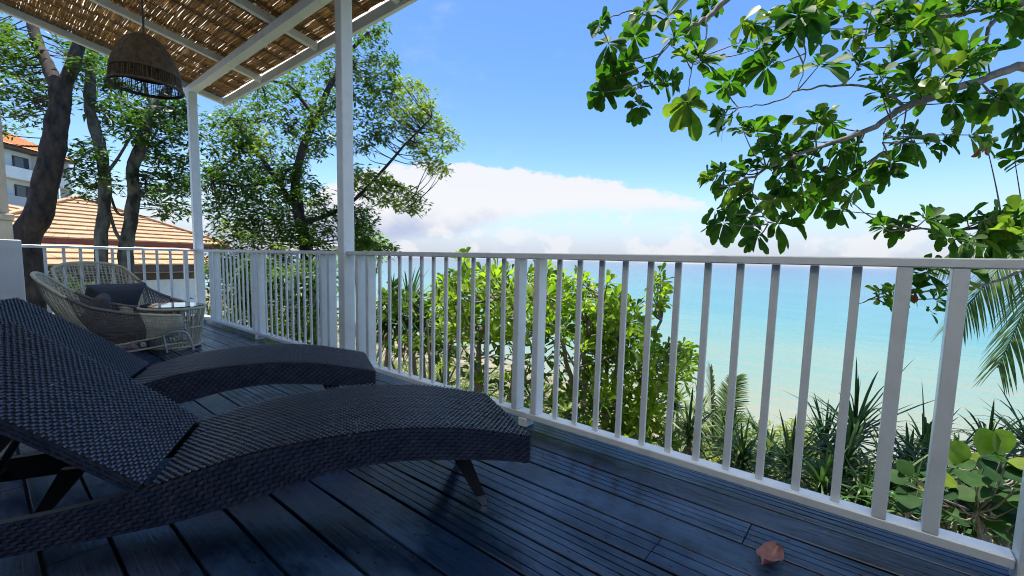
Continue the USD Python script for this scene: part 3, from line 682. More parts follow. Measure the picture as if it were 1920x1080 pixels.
t = thing('side_table', 'round pale wicker drum table with a glass top between the armchairs', 'table', (-.80, 5.72, 0))
m = MB()
for a in np.linspace(0, 2 * np.pi, 120, endpoint=False):
    w = np.linspace(0, 1, 5); sl = .10 * (1 if RNG.random() > .5 else -1) * RNG.uniform(.3, 1); r = .225 + .055 * w
    m.tube(np.stack([r * np.cos(a + sl * w), r * np.sin(a + sl * w), .02 + .40 * w], -1), .0035, 4, caps=False)
m.build('drum_weave', RATTAN_P, t, smooth=True)
ang = np.linspace(0, 2 * np.pi, 48, endpoint=False)
for r, z, rr in ((.282, .425, .014), (.225, .02, .012), (.255, .22, .006)):
    MB().tube(np.stack([r * np.cos(ang), r * np.sin(ang), ang * 0 + z], -1), rr, 8, closed=True).build('hoop', RATTAN_P, t, smooth=True)
g = trimesh.creation.cylinder(.272, .008, sections=64); g.apply_translation((0, 0, .445))
MB().add(g.vertices, g.faces).build('glass_top', GLASS, t)
g = trimesh.creation.cylinder(.262, .006, sections=48); g.apply_translation((0, 0, .425))
MB().add(g.vertices, g.faces).build('top_panel', RATTAN_P, t)

# ------------------------------------------------------------------ pendant lamp
LP = EYE + np.array([.80, 3.86, 0.0]); LP[2] = 2.095
lamp = thing('pendant_lamp', 'dark dome-shaped rattan pendant lamp hanging from the reed roof', 'lamp', LP)
LH = .335
def dome_pt(w, a):
    """w 0 rim .. 1 crown."""
    r = .196 * np.maximum(np.cos(w * np.pi / 2), 0) ** .43 * (1 - .05 * w)
    return np.stack([r * np.cos(a), r * np.sin(a), LH * w + a * 0], -1)
m = MB()
for a in np.linspace(0, 2 * np.pi, 150, endpoint=False):
    w = np.linspace(.26, .985, 9); m.tube(dome_pt(w, a + RNG.uniform(-.01, .01) + .12 * (w - .3) * RNG.choice([-1, 1])), .0046, 4, caps=False)
for w in np.linspace(.27, .97, 46):
    a = np.linspace(0, 2 * np.pi, 40, endpoint=False); m.tube(dome_pt(np.full(40, w), a), .0034, 4, closed=True)
m.build('dome_weave', LAMPW, lamp, smooth=True)
m = MB()
for a in np.linspace(0, 2 * np.pi, 110, endpoint=False):
    w = np.linspace(0, .28, 4); m.tube(dome_pt(w, a + .16 * w * RNG.choice([-1, 1])), .0022, 4, caps=False)
for w in np.linspace(.03, .25, 9):
    a = np.linspace(0, 2 * np.pi, 40, endpoint=False); m.tube(dome_pt(np.full(40, w), a), .0018, 4, closed=True)
m.build('open_skirt', LAMPW, lamp, smooth=True)
a = np.linspace(0, 2 * np.pi, 56, endpoint=False)
for w, r in ((0, .0105), (.265, .006)): MB().tube(dome_pt(np.full(56, float(w)), a), r, 8, closed=True).build('hoop', LAMPW, lamp, smooth=True)
ztop = PZ(LP[0]) + MAT_Z - LP[2]
MB().tube([(0, 0, .325), (0, 0, ztop)], .006, 8).build('cord', CORD, lamp, smooth=True)
MB().tube([(0, 0, .335), (0, 0, .24)], .021, 12).build('socket', CORD, lamp, smooth=40)
b = trimesh.creation.icosphere(3, .038); b.apply_translation((0, 0, .205)); MB().add(b.vertices, b.faces).build('bulb', BULB, lamp, smooth=True)

# ------------------------------------------------------------------ fallen leaf
c0 = onz(1442, 1056, 0)
t = thing('fallen_leaf', 'curled reddish-brown dry leaf lying on the deck boards at lower right', 'leaf', (c0[0], c0[1], 0.004), math.radians(-8))
U, V = np.meshgrid(np.linspace(0, 1, 16), np.linspace(-1, 1, 9), indexing='ij')
wd = .030 * np.sin(np.pi * np.clip(U * .93 + .03, 0, 1)) ** .8
P = np.stack([(U - .5) * .15, V * wd * 1.3, .004 + .030 * np.abs(V) ** 1.6 * (1 - .3 * U) + .020 * (2 * U - 1) ** 2 + .004 * np.sin(U * 14 + V * 3)], -1)
MB().grid(P).build('blade', DRYLEAF, t, smooth=True)
MB().tube([(-.062, 0, .022), (-.085, .006, .030)], .0018, 5).build('stalk', DRYLEAF, t)

# ------------------------------------------------------------------ plants
def leaf_template(kind):
    """Vertices (t along, s across, h up) for unit length and width, and quads."""
    if kind == 'lance': st = [(0, .05), (.35, .5), (.72, .36), (1, .02)]
    elif kind == 'obovate': st = [(0, .06), (.28, .20), (.55, .42), (.80, .50), (.94, .34), (1, .05)]
    elif kind == 'round': st = [(0, .16), (.15, .42), (.45, .56), (.75, .46), (.94, .2), (1, .03)]
    elif kind == 'far': st = [(0, .04), (.45, .5), (1, .04)]
    else: st = [(0, .42), (.25, .5), (.5, .45), (.75, .32), (.92, .15), (1, .02)]
    v = []
    for tt, w in st: v += [(tt, -w, 0), (tt, 0, -.0), (tt, w, 0)]
    q = []
    for i in range(len(st) - 1):
        b = 3 * i; q += [(b, b + 1, b + 4, b + 3), (b + 1, b + 2, b + 5, b + 4)]
    return np.array(v, float), np.array(q)
TEMPL = {k: leaf_template(k) for k in ('lance', 'obovate', 'round', 'far', 'strap')}
class Leaves:
    def __init__(s): s.rows = []
    def add(s, base, d, up, L, W, kind, droop=.15, fold=.12, mat=0):
        s.rows.append((np.asarray(base, float), np.asarray(d, float), np.asarray(up, float), L, W, kind, droop, fold, mat))
    @staticmethod
    def mesh(rows, m=None):
        m = m or MB()
        for kind in {r[5] for r in rows}:
            rr = [r for r in rows if r[5] == kind]
            v, q = TEMPL[kind]
            b = np.array([r[0] for r in rr]); d = np.array([r[1] for r in rr]); up = np.array([r[2] for r in rr])
            L = np.array([r[3] for r in rr])[:, None]; W = np.array([r[4] for r in rr])[:, None]; dr = np.array([r[6] for r in rr])[:, None]; fo = np.array([r[7] for r in rr])[:, None]
            d = d / np.linalg.norm(d, axis=1, keepdims=True); s = np.cross(up, d); s /= np.maximum(np.linalg.norm(s, axis=1, keepdims=True), 1e-6); n = np.cross(d, s)
            t, a = v[None, :, 0], v[None, :, 1]
            T = t * L; A = a * W; Hh = np.abs(a) * fo * W * 2
            # droop: bend towards the ground along the leaf
            P = b[:, None] + d[:, None] * T[..., None] + s[:, None] * A[..., None] + n[:, None] * Hh[..., None]
            P[..., 2] -= dr * L * t ** 2
            m.add(P.reshape(-1, 3), (q[None] + (np.arange(len(rr)) * len(v))[:, None, None]).reshape(-1, 4))
        return m
    def emit(s, parent, mats, singles=0, name='leaf', rest='foliage', smooth=True):
        rows = s.rows
        if singles:
            # those that show largest in the picture become parts of their own
            def size(r):
                p = r[0] + r[1] / np.linalg.norm(r[1]) * r[3] * .5 - EYE; z = -(p @ CB)
                if z < .2: return 0
                x, y = 960 + FPX * (p @ CR) / z, CY - FPX * (p @ CU) / z
                return (r[3] * r[4]) / z ** 2 if -20 < x < 1940 and -20 < y < 1100 else 0
            order = sorted(range(len(rows)), key=lambda i: -size(rows[i]))
            one = set(order[:singles])
        else: one = set()
        for i in sorted(one):
            Leaves.mesh([rows[i]]).build(name, mats[rows[i][8]], parent, smooth=smooth)
        for k in range(len(mats)):
            left = [r for i, r in enumerate(rows) if i not in one and r[8] == k]
            if left: Leaves.mesh(left).build(rest, mats[k], parent, smooth=smooth, kind='stuff')

def rdir(zlo=-1, zhi=1):
    z = RNG.uniform(zlo, zhi); a = RNG.uniform(0, 2 * np.pi); r = math.sqrt(max(0, 1 - z * z)); return np.array([r * math.cos(a), r * math.sin(a), z])
def rosette(lv, c, axis, n, L, W, kind='obovate', spread=(.5, 1.25), droop=.2, mat=0, young=None):
    axis = np.asarray(axis, float) / np.linalg.norm(axis)
    x = np.cross(axis, (0.3, .2, 1)) ; x /= np.linalg.norm(x); y = np.cross(axis, x)
    a0 = RNG.uniform(0, 6.28)
    for i in range(n):
        a = a0 + i * 2.4 + RNG.uniform(-.25, .25); el = RNG.uniform(*spread)
        d = axis * math.cos(el) + (x * math.cos(a) + y * math.sin(a)) * math.sin(el)
        k = mat if young is None or RNG.random() > young[1] else young[0]
        f = RNG.uniform(.62, 1.12); lv.add(c + d * .02 - axis * RNG.uniform(0, .05), d, axis + .35 * rdir(), L * f, W * f * RNG.uniform(.8, 1.15), kind, droop * RNG.uniform(-.4, 2.4), RNG.uniform(.02, .34), k)
def limb(m, pts, r0, r1, n=5, sides=7, wob=.0):
    P = smooth_path(pts, n)
    if wob: P[1:-1] += RNG.normal(0, wob, P[1:-1].shape)
    m.tube(P, np.linspace(r0, r1, len(P)), sides); return P
def inpoly(p, poly):
    x, y = p; c = False; n = len(poly)
    for i in range(n):
        (x1, y1), (x2, y2) = poly[i], poly[(i + 1) % n]
        if (y1 > y) != (y2 > y) and x < (x2 - x1) * (y - y1) / (y2 - y1) + x1: c = not c
    return c
def scatter(poly, n, depth, mind):
    """n points inside the picture outline poly at depths in the given range, at least mind pixels apart."""
    P = np.array(poly); lo, hi = P.min(0), P.max(0); out = []; tries = 0
    while len(out) < n and tries < n * 60:
        tries += 1
        p = RNG.uniform(lo, hi)
        if inpoly(p, poly) and all((p[0] - q[0]) ** 2 + (p[1] - q[1]) ** 2 > mind ** 2 for q in out[-400:]): out.append(p)
    return [(tuple(p), at(p[0], p[1], RNG.uniform(*depth))) for p in out]
def twig_to(m, c, nodes, r0=.02, r1=.004, sag=.05):
    d = np.linalg.norm(nodes - c, axis=1) + np.maximum(nodes[:, 2] - c[2], 0) * .8
    b = nodes[np.argmin(d)]; mid = (b + c) / 2 + RNG.normal(0, .05, 3) * min(1, np.linalg.norm(b - c)) - np.array([0, 0, sag])
    P = smooth_path([b, mid, c], 3); m.tube(P, np.linspace(r0, r1, len(P)), 5, caps=False)
def clump(lv, c, R, n, L, W, kind, mat=0, flat=.7, droop=.2, out=.5):
    for _ in range(n):
        o = rdir() * (RNG.random() ** .45) * R; o[2] *= flat
        d = o / R * out + rdir(-.5, .6)
        lv.add(c + o, d, np.array([0, 0, 1.]) + .7 * rdir(), L * RNG.uniform(.7, 1.25), W * RNG.uniform(.75, 1.2), kind, droop * RNG.uniform(0, 2), RNG.uniform(.02, .2), mat)

# ---- the sea-almond reaching in from the right
def seaalmond():
    t = thing('sea_almond_tree', 'sea-almond tree whose leafy branches reach in from the upper right against the sky', 'tree')
    Z = lambda x, y: (x / 2.25 + 1080, y / 2.25)
    D0 = 4.9
    wood = MB(); nodes = []
    def br(px, d0, d1, r0, r1, name='branch'):
        ds = np.linspace(d0, d1, len(px)); P = limb(MBs := MB(), [at(*p, d) for p, d in zip(px, ds)], r0, r1, 5, 8, .008)
        MBs.build(name, BARK_L, t, smooth=True); nodes.append(P); return P
    # trunk outside the frame, then the limbs one sees
    base = at(2150, 560, 5.4); base[2] = float(ground_z(base[0], base[1]))
    P = limb(m := MB(), [base + (0, 0, -.2), base + (-.05, .05, 1.6), at(2110, 420, 5.3), at(2040, 200, 5.2)], .19, .12, 6, 10, .012); m.build('trunk', BARK_L, t, smooth=True)
    br([(2040, 200), (1980, 150), (1920, 126), (1840, 150), (1700, 200), (1640, 237), (1545, 273)], 5.2, 4.7, .062, .022)
    br([(1545, 273), (1470, 300), (1400, 335), (1350, 350)], 4.7, 4.5, .021, .007)
    br([(2040, 200), (1990, 60), (1930, 5), (1860, 42), (1848, 92)], 5.2, 5.0, .055, .012)
    br([(1930, 5), (1800, 25), (1720, 40), (1600, 55)], 5.1, 5.3, .030, .010)
    br([(1640, 163), (1560, 160), (1500, 170), (1440, 195), (1385, 202)], 5.0, 5.1, .014, .005)
    br([(1700, 200), (1670, 180), (1640, 163)], 4.9, 5.0, .018, .014)
    br([(1990, 60), (1700, -120), (1480, -90), (1360, 0), (1325, 35), (1285, 52)], 5.1, 4.9, .060, .016)
    br([(1285, 52), (1240, 100), (1215, 140), (1190, 170)], 4.9, 4.7, .013, .005)
    br([(1285, 52), (1200, 22), (1150, 30), (1125, 48)], 4.9, 4.8, .011, .004)
    br([(1325, 35), (1322, 70), (1300, 120), (1290, 170)], 4.9, 4.8, .010, .004)
    br([(1480, -90), (1500, 60), (1510, 110), (1495, 170)], 5.0, 4.9, .012, .004)
    br([(1700, -120), (1650, 20), (1610, 90), (1600, 110)], 5.1, 5.3, .016, .004)
    br([(1420, 325), (1410, 360), (1430, 400), (1440, 420)], 4.6, 4.5, .008, .003)
    br([(1720, 195), (1660, 240), (1655, 285)], 4.8, 4.6, .007, .003)
    br([(2110, 420), (2010, 440), (1900, 420), (1800, 430), (1680, 432)], 5.3, 4.2, .035, .006)
    br([(2010, 440), (1930, 500), (1840, 535), (1750, 545), (1640, 560), (1605, 575)], 5.2, 4.3, .022, .003)
    N = np.vstack(nodes)
    lst = [(100,110,45),(140,190,50),(170,320,70),(110,390,55),(265,450,45),(470,440,75),(250,150,60),(300,40,60),(390,60,70),(420,150,60),(530,250,80),(390,340,45),(220,260,60),(330,300,50),(650,340,70),(750,110,75),(690,180,50),(800,280,80),(620,490,60),(560,20,50),
      (830,60,60),(940,60,80),(880,150,60),(1030,270,85),(1000,20,60),(1140,60,60),(1170,150,45),(1200,265,50),(1350,60,85),(1450,80,80),(1550,60,70),(1330,20,60),(1560,140,50),(1430,190,70),(1640,40,50),(1340,260,70),(1280,310,60),(1650,230,85),(1740,220,60),(1420,330,80),(1560,310,70),
      (1640,320,60),(1290,390,60),(1500,380,70),(1600,430,60),(1320,430,50),(1780,420,70),(1850,440,70),(1870,540,60),(1850,670,60),(1430,580,70),(1560,590,50),(1680,570,60),(1730,600,40),(1380,600,40),(1060,120,55),(1250,30,60),(1780,40,60),(1850,60,50),(1500,200,60),(460,230,55),(480,110,50),(780,200,50),(980,130,50),(1280,100,60),(1400,130,60),(1520,20,60),(1700,10,55),
      (760,540,70),(840,560,70),(700,540,40),(1020,510,70),(1080,520,50),(950,590,50),(830,640,60),(900,640,50),(970,650,50),(1120,640,60),(1170,620,50),(1330,680,65),(1310,730,50),(620,720,60),(690,720,55),(760,700,50),(870,700,60),(560,750,40),(640,790,40),(700,830,55),(720,920,60),(620,940,55),
      (600,890,40),(760,1000,50),(860,940,60),(870,780,50),(840,840,50),(950,780,50),(1020,840,55),(1040,730,50),(1130,740,60),(1190,790,50),(1210,710,40),(1110,890,45),(1150,840,40),(960,830,40),(930,730,40),
      (1290,950,50),(1370,960,55),(1480,920,60),(1550,970,60),(1650,920,65),(1740,930,60),(1600,1000,50),(1700,1000,60),(1850,960,60),(1800,900,50),(1870,880,45),(1780,980,60),(1860,1020,60)]
    lst += [((1660 - 1080) * 2.25, 545 * 2.25, 50), ((1675 - 1080) * 2.25, 570 * 2.25, 40), ((1720 - 1080) * 2.25, 540 * 2.25, 55), ((1740 - 1080) * 2.25, 508 * 2.25, 60), ((1760 - 1080) * 2.25, 560 * 2.25, 40), ((1795 - 1080) * 2.25, 520 * 2.25, 60), ((1815 - 1080) * 2.25, 500 * 2.25, 60)]
    tw = MB(); lv = Leaves()
    for x, y, r in lst:
        px, py = Z(x, y)
        low = py > 385 and px > 1600
        dep = RNG.uniform(4.4, 5.4) if not low else RNG.uniform(4.1, 4.6)
        c = at(px, py, dep)
        twig_to(tw, c, N, .009, .004, .02)
        Lr = r / 2.25 * dep / FPX * 1.02
        b = N[np.argmin(np.linalg.norm(N - c, axis=1))]
        ax = (c - b) / max(np.linalg.norm(c - b), .05) + np.array([0, 0, .75]) + .5 * rdir()
        young = (1, .75) if RNG.random() < .24 else (1, .05)
        rosette(lv, c, ax, int(RNG.integers(11, 17)), Lr * 1.28, Lr * .73, 'obovate', (.45, 1.75), .28, 0, young)
        if RNG.random() < .75: rosette(lv, c + RNG.normal(0, .07, 3), ax + .8 * rdir(), int(RNG.integers(6, 10)), Lr * 1.1, Lr * .65, 'obovate', (.45, 1.75), .28, 0, young)
    for px, py in ((1848, 272), (1715, 553)): rosette(lv, at(px, py, 4.3), (0, 0, -1), 2, .12, .07, 'obovate', (.3, .7), .3, 2)
    for px, py, L in ((1905, 400, .17), (1890, 430, .16), (1915, 440, .18)): rosette(lv, at(px, py, 3.2), (-1, .4, .5), 3, L, L * .6, 'obovate', (.3, 1.), .1, 1)
    tw.build('twigs', BARK_L, t, smooth=True, kind='stuff')
    lv.emit(t, [LF_ALM, LF_ALM2, LF_RED], 300)
seaalmond()

# ---- trees behind the far railing
def tree(name, label, limbs, crowns, lmat, bark, leaf=(.11, .045), kind='far', per=60, R=.34, roots=True, twig=.014):
    """limbs: lists of (x, y, depth, radius); crowns: (outline, n clumps, depth range, min px, material index)."""
    t = thing(name, label, 'tree'); nodes = []
    for i, lb in enumerate(limbs):
        pts = [at(x, y, d) for x, y, d, r in lb]; rs = [r for *_, r in lb]
        if i == 0:
            g = pts[0].copy(); g[2] = float(ground_z(g[0], g[1])) - .3
            if g[2] < pts[0][2] - .1: pts.insert(0, g); rs.insert(0, rs[0] * 1.25)
        P = smooth_path(pts, 7); rr = np.interp(np.linspace(0, len(pts) - 1, len(P)), range(len(pts)), rs)
        P[1:-1] += (np.stack([meshkit.noise(P[1:-1] * 1.7, k + 3 * i) for k in range(3)], -1) - .5) * .12 * min(1, rs[0] * 6)
        Pd = np.linspace(0, len(P) - 1, len(P) * (3 if rs[0] > .08 else 1)); P2 = np.stack([np.interp(Pd, range(len(P)), P[:, q]) for q in range(3)], -1); m = MB(); m.tube(P2, np.interp(Pd, range(len(P)), rr), 20 if rs[0] > .08 else 7); v, f = m.arrays()
        m = MB().add(v + (meshkit.fbm(v * [7, 7, 3.5], 4, i)[:, None] - .5) * .09 * np.minimum(1, rs[0] * 5), f)
        m.build('trunk' if i == 0 else 'limb', bark, t, smooth=True); nodes.append(P)
    N = np.vstack(nodes); tw = MB(); lv = Leaves()
    for poly, n, dep, mind, k in crowns:
        for _, c in scatter(poly, n, dep, mind):
            twig_to(tw, c, N, twig, .004); clump(lv, c, R * RNG.uniform(.6, 1.3), int(per * RNG.uniform(.6, 1.3)), *leaf, kind, k)
    tw.build('twigs', bark, t, smooth=True, kind='stuff')
    lv.emit(t, lmat, 0)
    return t
tree('forked_tree', 'thick dark trunk forking in two under the roof edge, leftmost tree', [
    [(52, 470, 9.4, .235), (70, 400, 9.4, .23), (98, 290, 9.4, .20), (110, 200, 9.4, .175), (114, 150, 9.4, .19)],
    [(108, 160, 9.4, .14), (88, 110, 9.5, .11), (64, 60, 9.6, .10), (50, -60, 9.8, .07)], [(118, 160, 9.4, .13), (135, 120, 9.4, .12), (150, 60, 9.4, .10), (190, -60, 9.4, .07)], [(150, 90, 9.3, .02), (130, 105, 9.2, .012), (100, 85, 9.2, .008)]],
    [([(-60, 40), (40, 50), (60, 110), (90, 160), (95, 210), (60, 230), (30, 260), (-60, 270)], 34, (8.8, 11), 17, 0), ([(120, 80), (200, 90), (200, 130), (150, 130)], 10, (9, 11), 16, 0), ([(-60, 20), (60, 40), (60, 120), (0, 140), (-60, 150)], 12, (9, 11), 18, 1)],
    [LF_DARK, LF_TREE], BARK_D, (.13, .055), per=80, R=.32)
tree('slender_tree', 'slim grey trunk in front of the tiled roof, left of the leaning one', [
    [(190, 480, 10.2, .125), (192, 400, 10.2, .12), (198, 320, 10.2, .115), (180, 250, 10.2, .11), (168, 170, 10.2, .10), (176, 90, 10.2, .09), (190, -40, 10.3, .06)],
    [(195, 330, 10.2, .04), (225, 290, 10.3, .03), (255, 240, 10.4, .02)], [(190, 270, 10.2, .03), (160, 290, 10, .018), (140, 310, 9.9, .01)]],
    [([(135, 280), (185, 260), (215, 300), (220, 350), (150, 375), (130, 330)], 15, (9.5, 11), 17, 0), ([(200, 215), (260, 200), (270, 260), (215, 270)], 10, (9.8, 11), 17, 0), ([(130, 140), (215, 130), (225, 210), (165, 215)], 12, (10, 11.5), 17, 0)],
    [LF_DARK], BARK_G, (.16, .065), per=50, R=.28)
tree('leaning_tree', 'grey trunk leaning right under the lamp, beside the slim one', [
    [(234, 500, 10.6, .15), (240, 440, 10.6, .14), (250, 370, 10.6, .13), (256, 300, 10.6, .125), (272, 240, 10.6, .12), (298, 190, 10.7, .10), (340, 120, 10.8, .07)],
    [(248, 400, 10.6, .045), (222, 400, 10.5, .03), (205, 360, 10.4, .022)], [(262, 260, 10.6, .05), (285, 215, 10.5, .04), (270, 150, 10.4, .03)], [(205, 395, 10.3, .03), (215, 430, 10.3, .035), (228, 455, 10.3, .04)]],
    [([(255, 250), (300, 200), (350, 190), (365, 250), (365, 350), (300, 350), (260, 380), (265, 300)], 44, (10, 12.3), 14, 0), ([(205, 150), (330, 190), (345, 220), (270, 240), (215, 190)], 16, (10.6, 12.5), 16, 0), ([(270, 350), (365, 340), (365, 400), (320, 410), (280, 395)], 12, (10, 12), 14, 1)],
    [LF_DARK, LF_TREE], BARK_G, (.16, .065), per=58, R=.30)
tree('seaside_tree', 'tall leafy tree beyond the railing, spreading behind the middle roof post', [
    [(596, 600, 11, .16), (580, 520, 11, .15), (570, 440, 11, .14), (556, 380, 11, .13), (560, 310, 11, .10), (590, 220, 11.1, .08), (640, 120, 11.2, .06), (690, 60, 11.2, .03)],
    [(562, 400, 11, .08), (520, 340, 10.8, .06), (470, 270, 10.6, .045), (430, 220, 10.5, .02)], [(565, 420, 11, .07), (640, 390, 11.2, .05), (700, 340, 11.3, .04), (760, 270, 11.5, .03), (810, 220, 11.6, .015)],
    [(700, 340, 11.3, .03), (750, 350, 11.2, .02), (790, 370, 11.2, .01)], [(590, 220, 11.1, .05), (540, 160, 11, .04), (480, 150, 10.9, .02)], [(520, 340, 10.8, .04), (450, 350, 10.6, .03), (400, 340, 10.5, .015)]],
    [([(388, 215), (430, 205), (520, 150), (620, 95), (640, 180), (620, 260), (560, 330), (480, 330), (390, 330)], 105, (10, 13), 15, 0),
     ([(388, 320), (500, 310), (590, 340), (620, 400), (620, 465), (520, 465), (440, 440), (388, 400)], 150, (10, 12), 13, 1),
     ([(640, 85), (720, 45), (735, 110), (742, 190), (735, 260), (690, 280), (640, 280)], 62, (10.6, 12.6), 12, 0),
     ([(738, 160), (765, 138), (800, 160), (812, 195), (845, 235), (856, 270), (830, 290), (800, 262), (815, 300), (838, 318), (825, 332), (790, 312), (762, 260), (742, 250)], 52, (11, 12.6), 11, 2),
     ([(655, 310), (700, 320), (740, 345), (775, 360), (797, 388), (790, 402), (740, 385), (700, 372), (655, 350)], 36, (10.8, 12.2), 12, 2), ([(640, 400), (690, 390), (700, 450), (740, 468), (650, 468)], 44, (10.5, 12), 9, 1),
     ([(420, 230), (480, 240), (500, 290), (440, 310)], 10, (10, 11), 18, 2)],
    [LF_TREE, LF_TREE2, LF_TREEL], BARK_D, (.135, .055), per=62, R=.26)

# ---- shrubs
def bush(name, label, poly, n, dep, mind, lmat, leaf, per, R, kind='far', cat='shrub', singles=0, mats=None, stems=None, lower=-1.5):
    t = thing(name, label, cat); lv = Leaves(); tw = MB()
    pts = scatter(poly, n, dep, mind); C = np.array([c for _, c in pts])
    cen = C.mean(0); g = cen.copy(); g[2] = float(ground_z(cen[0], cen[1])) - .1
    nodes = [g]
    for k in range(5):
        tgt = C[RNG.integers(len(C))]; P = limb(tw, [g + RNG.normal(0, .1, 3) * (1, 1, 0), g * .5 + tgt * .5 + RNG.normal(0, .1, 3), tgt], .03, .01, 5, 6); nodes += list(P)
    nodes = np.array(nodes)
    for c in C:
        twig_to(tw, c, nodes, .01, .003)
        if kind == 'obovate': rosette(lv, c, np.array([0, 0, 1.]) + .8 * rdir(), per, *leaf, 'obovate', (.4, 1.5), .2, int(RNG.integers(len(lmat))))
        else: clump(lv, c, R * RNG.uniform(.7, 1.2), per, *leaf, kind, int(RNG.integers(len(lmat))))
    tw.build('stems', BARK_L, t, smooth=True, kind='stuff'); lv.emit(t, lmat, singles)
    return t
bush('sunlit_shrub', 'sunlit yellow-green shrub behind the far railing, right of the tiled roof', [(392, 425), (450, 415), (500, 440), (540, 470), (560, 520), (500, 600), (420, 600), (400, 500)], 60, (9.5, 11.2), 12, [LF_LIME, LF_TREE], (.13, .05), 42, .28)
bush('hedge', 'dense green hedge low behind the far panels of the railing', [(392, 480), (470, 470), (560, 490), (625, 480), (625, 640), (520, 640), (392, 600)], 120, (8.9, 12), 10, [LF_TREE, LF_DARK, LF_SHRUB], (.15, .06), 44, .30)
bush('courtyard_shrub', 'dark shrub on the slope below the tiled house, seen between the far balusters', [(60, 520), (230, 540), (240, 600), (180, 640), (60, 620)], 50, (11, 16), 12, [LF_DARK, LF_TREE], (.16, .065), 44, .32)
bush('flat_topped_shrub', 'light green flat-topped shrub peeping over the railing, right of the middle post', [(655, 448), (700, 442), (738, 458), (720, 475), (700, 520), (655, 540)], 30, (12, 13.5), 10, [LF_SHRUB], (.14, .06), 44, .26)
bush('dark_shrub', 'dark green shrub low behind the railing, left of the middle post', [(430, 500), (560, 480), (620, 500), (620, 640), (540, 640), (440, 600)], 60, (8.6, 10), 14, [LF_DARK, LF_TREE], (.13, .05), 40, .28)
bush('shaded_shrub', 'deep green shrub between the strap-leaved plant and the bright shrub', [(690, 560), (740, 530), (810, 560), (830, 520), (870, 560), (880, 640), (820, 680), (700, 650)], 55, (6.6, 8.), 16, [LF_DARK, LF_TREE], (.14, .06), 30, .26, kind='obovate', singles=60)

def frangipani():
    t = thing('bright_shrub', 'big bright-green shrub with many bare forked stems behind the middle of the railing', 'shrub')
    stems, nodes = [], []
    roots = [at(940, 800, 5.0), at(1010, 800, 4.7), at(1095, 805, 4.6), at(1110, 800, 4.9), at(820, 760, 5.6), at(760, 740, 6.0)]
    for r in roots: r[2] = float(ground_z(r[0], r[1])) - .1
    tg = [(860, 540, 5.6), (920, 560, 5.2), (980, 600, 4.9), (1030, 560, 4.9), (1100, 600, 4.8), (1160, 640, 4.7), (1200, 690, 4.6), (1240, 600, 4.6), (800, 600, 6.0), (1080, 690, 4.4), (1010, 690, 4.6), (900, 640, 5.0), (1240, 720, 4.4), (1140, 560, 5.0)]
    for i, (x, y, d) in enumerate(tg):
        c = at(x, y, d); r = roots[int(np.argmin([np.linalg.norm(q[:2] - c[:2]) + RNG.uniform(0, .5) for q in roots]))]
        mid = r * .45 + c * .55 + RNG.normal(0, .16, 3); low = r * .8 + c * .2 + np.array([RNG.normal(0, .06), RNG.normal(0, .06), .25])
        m = MB(); P = limb(m, [r, low, mid, c], RNG.uniform(.045, .065), .014, 6, 7, .012); m.build('stem', BARK_L, t, smooth=True); nodes.append(P[6:])
    N = np.vstack(nodes); tw, lv = MB(), Leaves()
    def fill(poly, n, dep, mind, L, W, mt, per=(8, 13)):
        for _, c in scatter(poly, n, dep, mind):
            twig_to(tw, c, N, .011, .006, .03); b = N[np.argmin(np.linalg.norm(N - c, axis=1))]
            ax = (c - b) / max(.1, np.linalg.norm(c - b)) * .6 + np.array([.0, -.1, .8]) + .5 * rdir()
            rosette(lv, c, ax, int(RNG.integers(*per)), L, W, 'obovate', (.25, 1.45), .22, mt if RNG.random() > .2 else 1 - mt)
    fill([(815, 540), (850, 512), (868, 486), (885, 505), (930, 500), (985, 512), (1008, 492), (1035, 520), (1080, 515), (1130, 545), (1160, 570), (1170, 620), (1120, 640), (1000, 630), (900, 640), (820, 620)], 240, (4.3, 6.1), 9.5, .155, .060, 0)
    fill([(1120, 560), (1140, 525), (1158, 560), (1190, 570), (1210, 590), (1220, 660), (1280, 640), (1300, 655), (1305, 690), (1260, 735), (1230, 790), (1180, 800), (1110, 740), (1090, 660)], 170, (4.2, 5.2), 10.5, .14, .054, 0)
    fill([(1215, 560), (1228, 520), (1245, 505), (1250, 545), (1240, 590), (1220, 590)], 12, (4.2, 4.6), 11, .11, .045, 0)
    fill([(820, 620), (1000, 620), (1100, 680), (1110, 760), (1000, 740), (940, 740), (830, 690)], 84, (4.6, 6.0), 20, .14, .055, 1)
    fill([(1100, 740), (1230, 780), (1260, 830), (1180, 840), (1060, 790), (960, 760)], 46, (4.0, 4.6), 15, .13, .05, 1)
    tw.build('twigs', BARK_L, t, smooth=True, kind='stuff'); lv.emit(t, [LF_SHRUB, LF_TREE], 300)
frangipani()

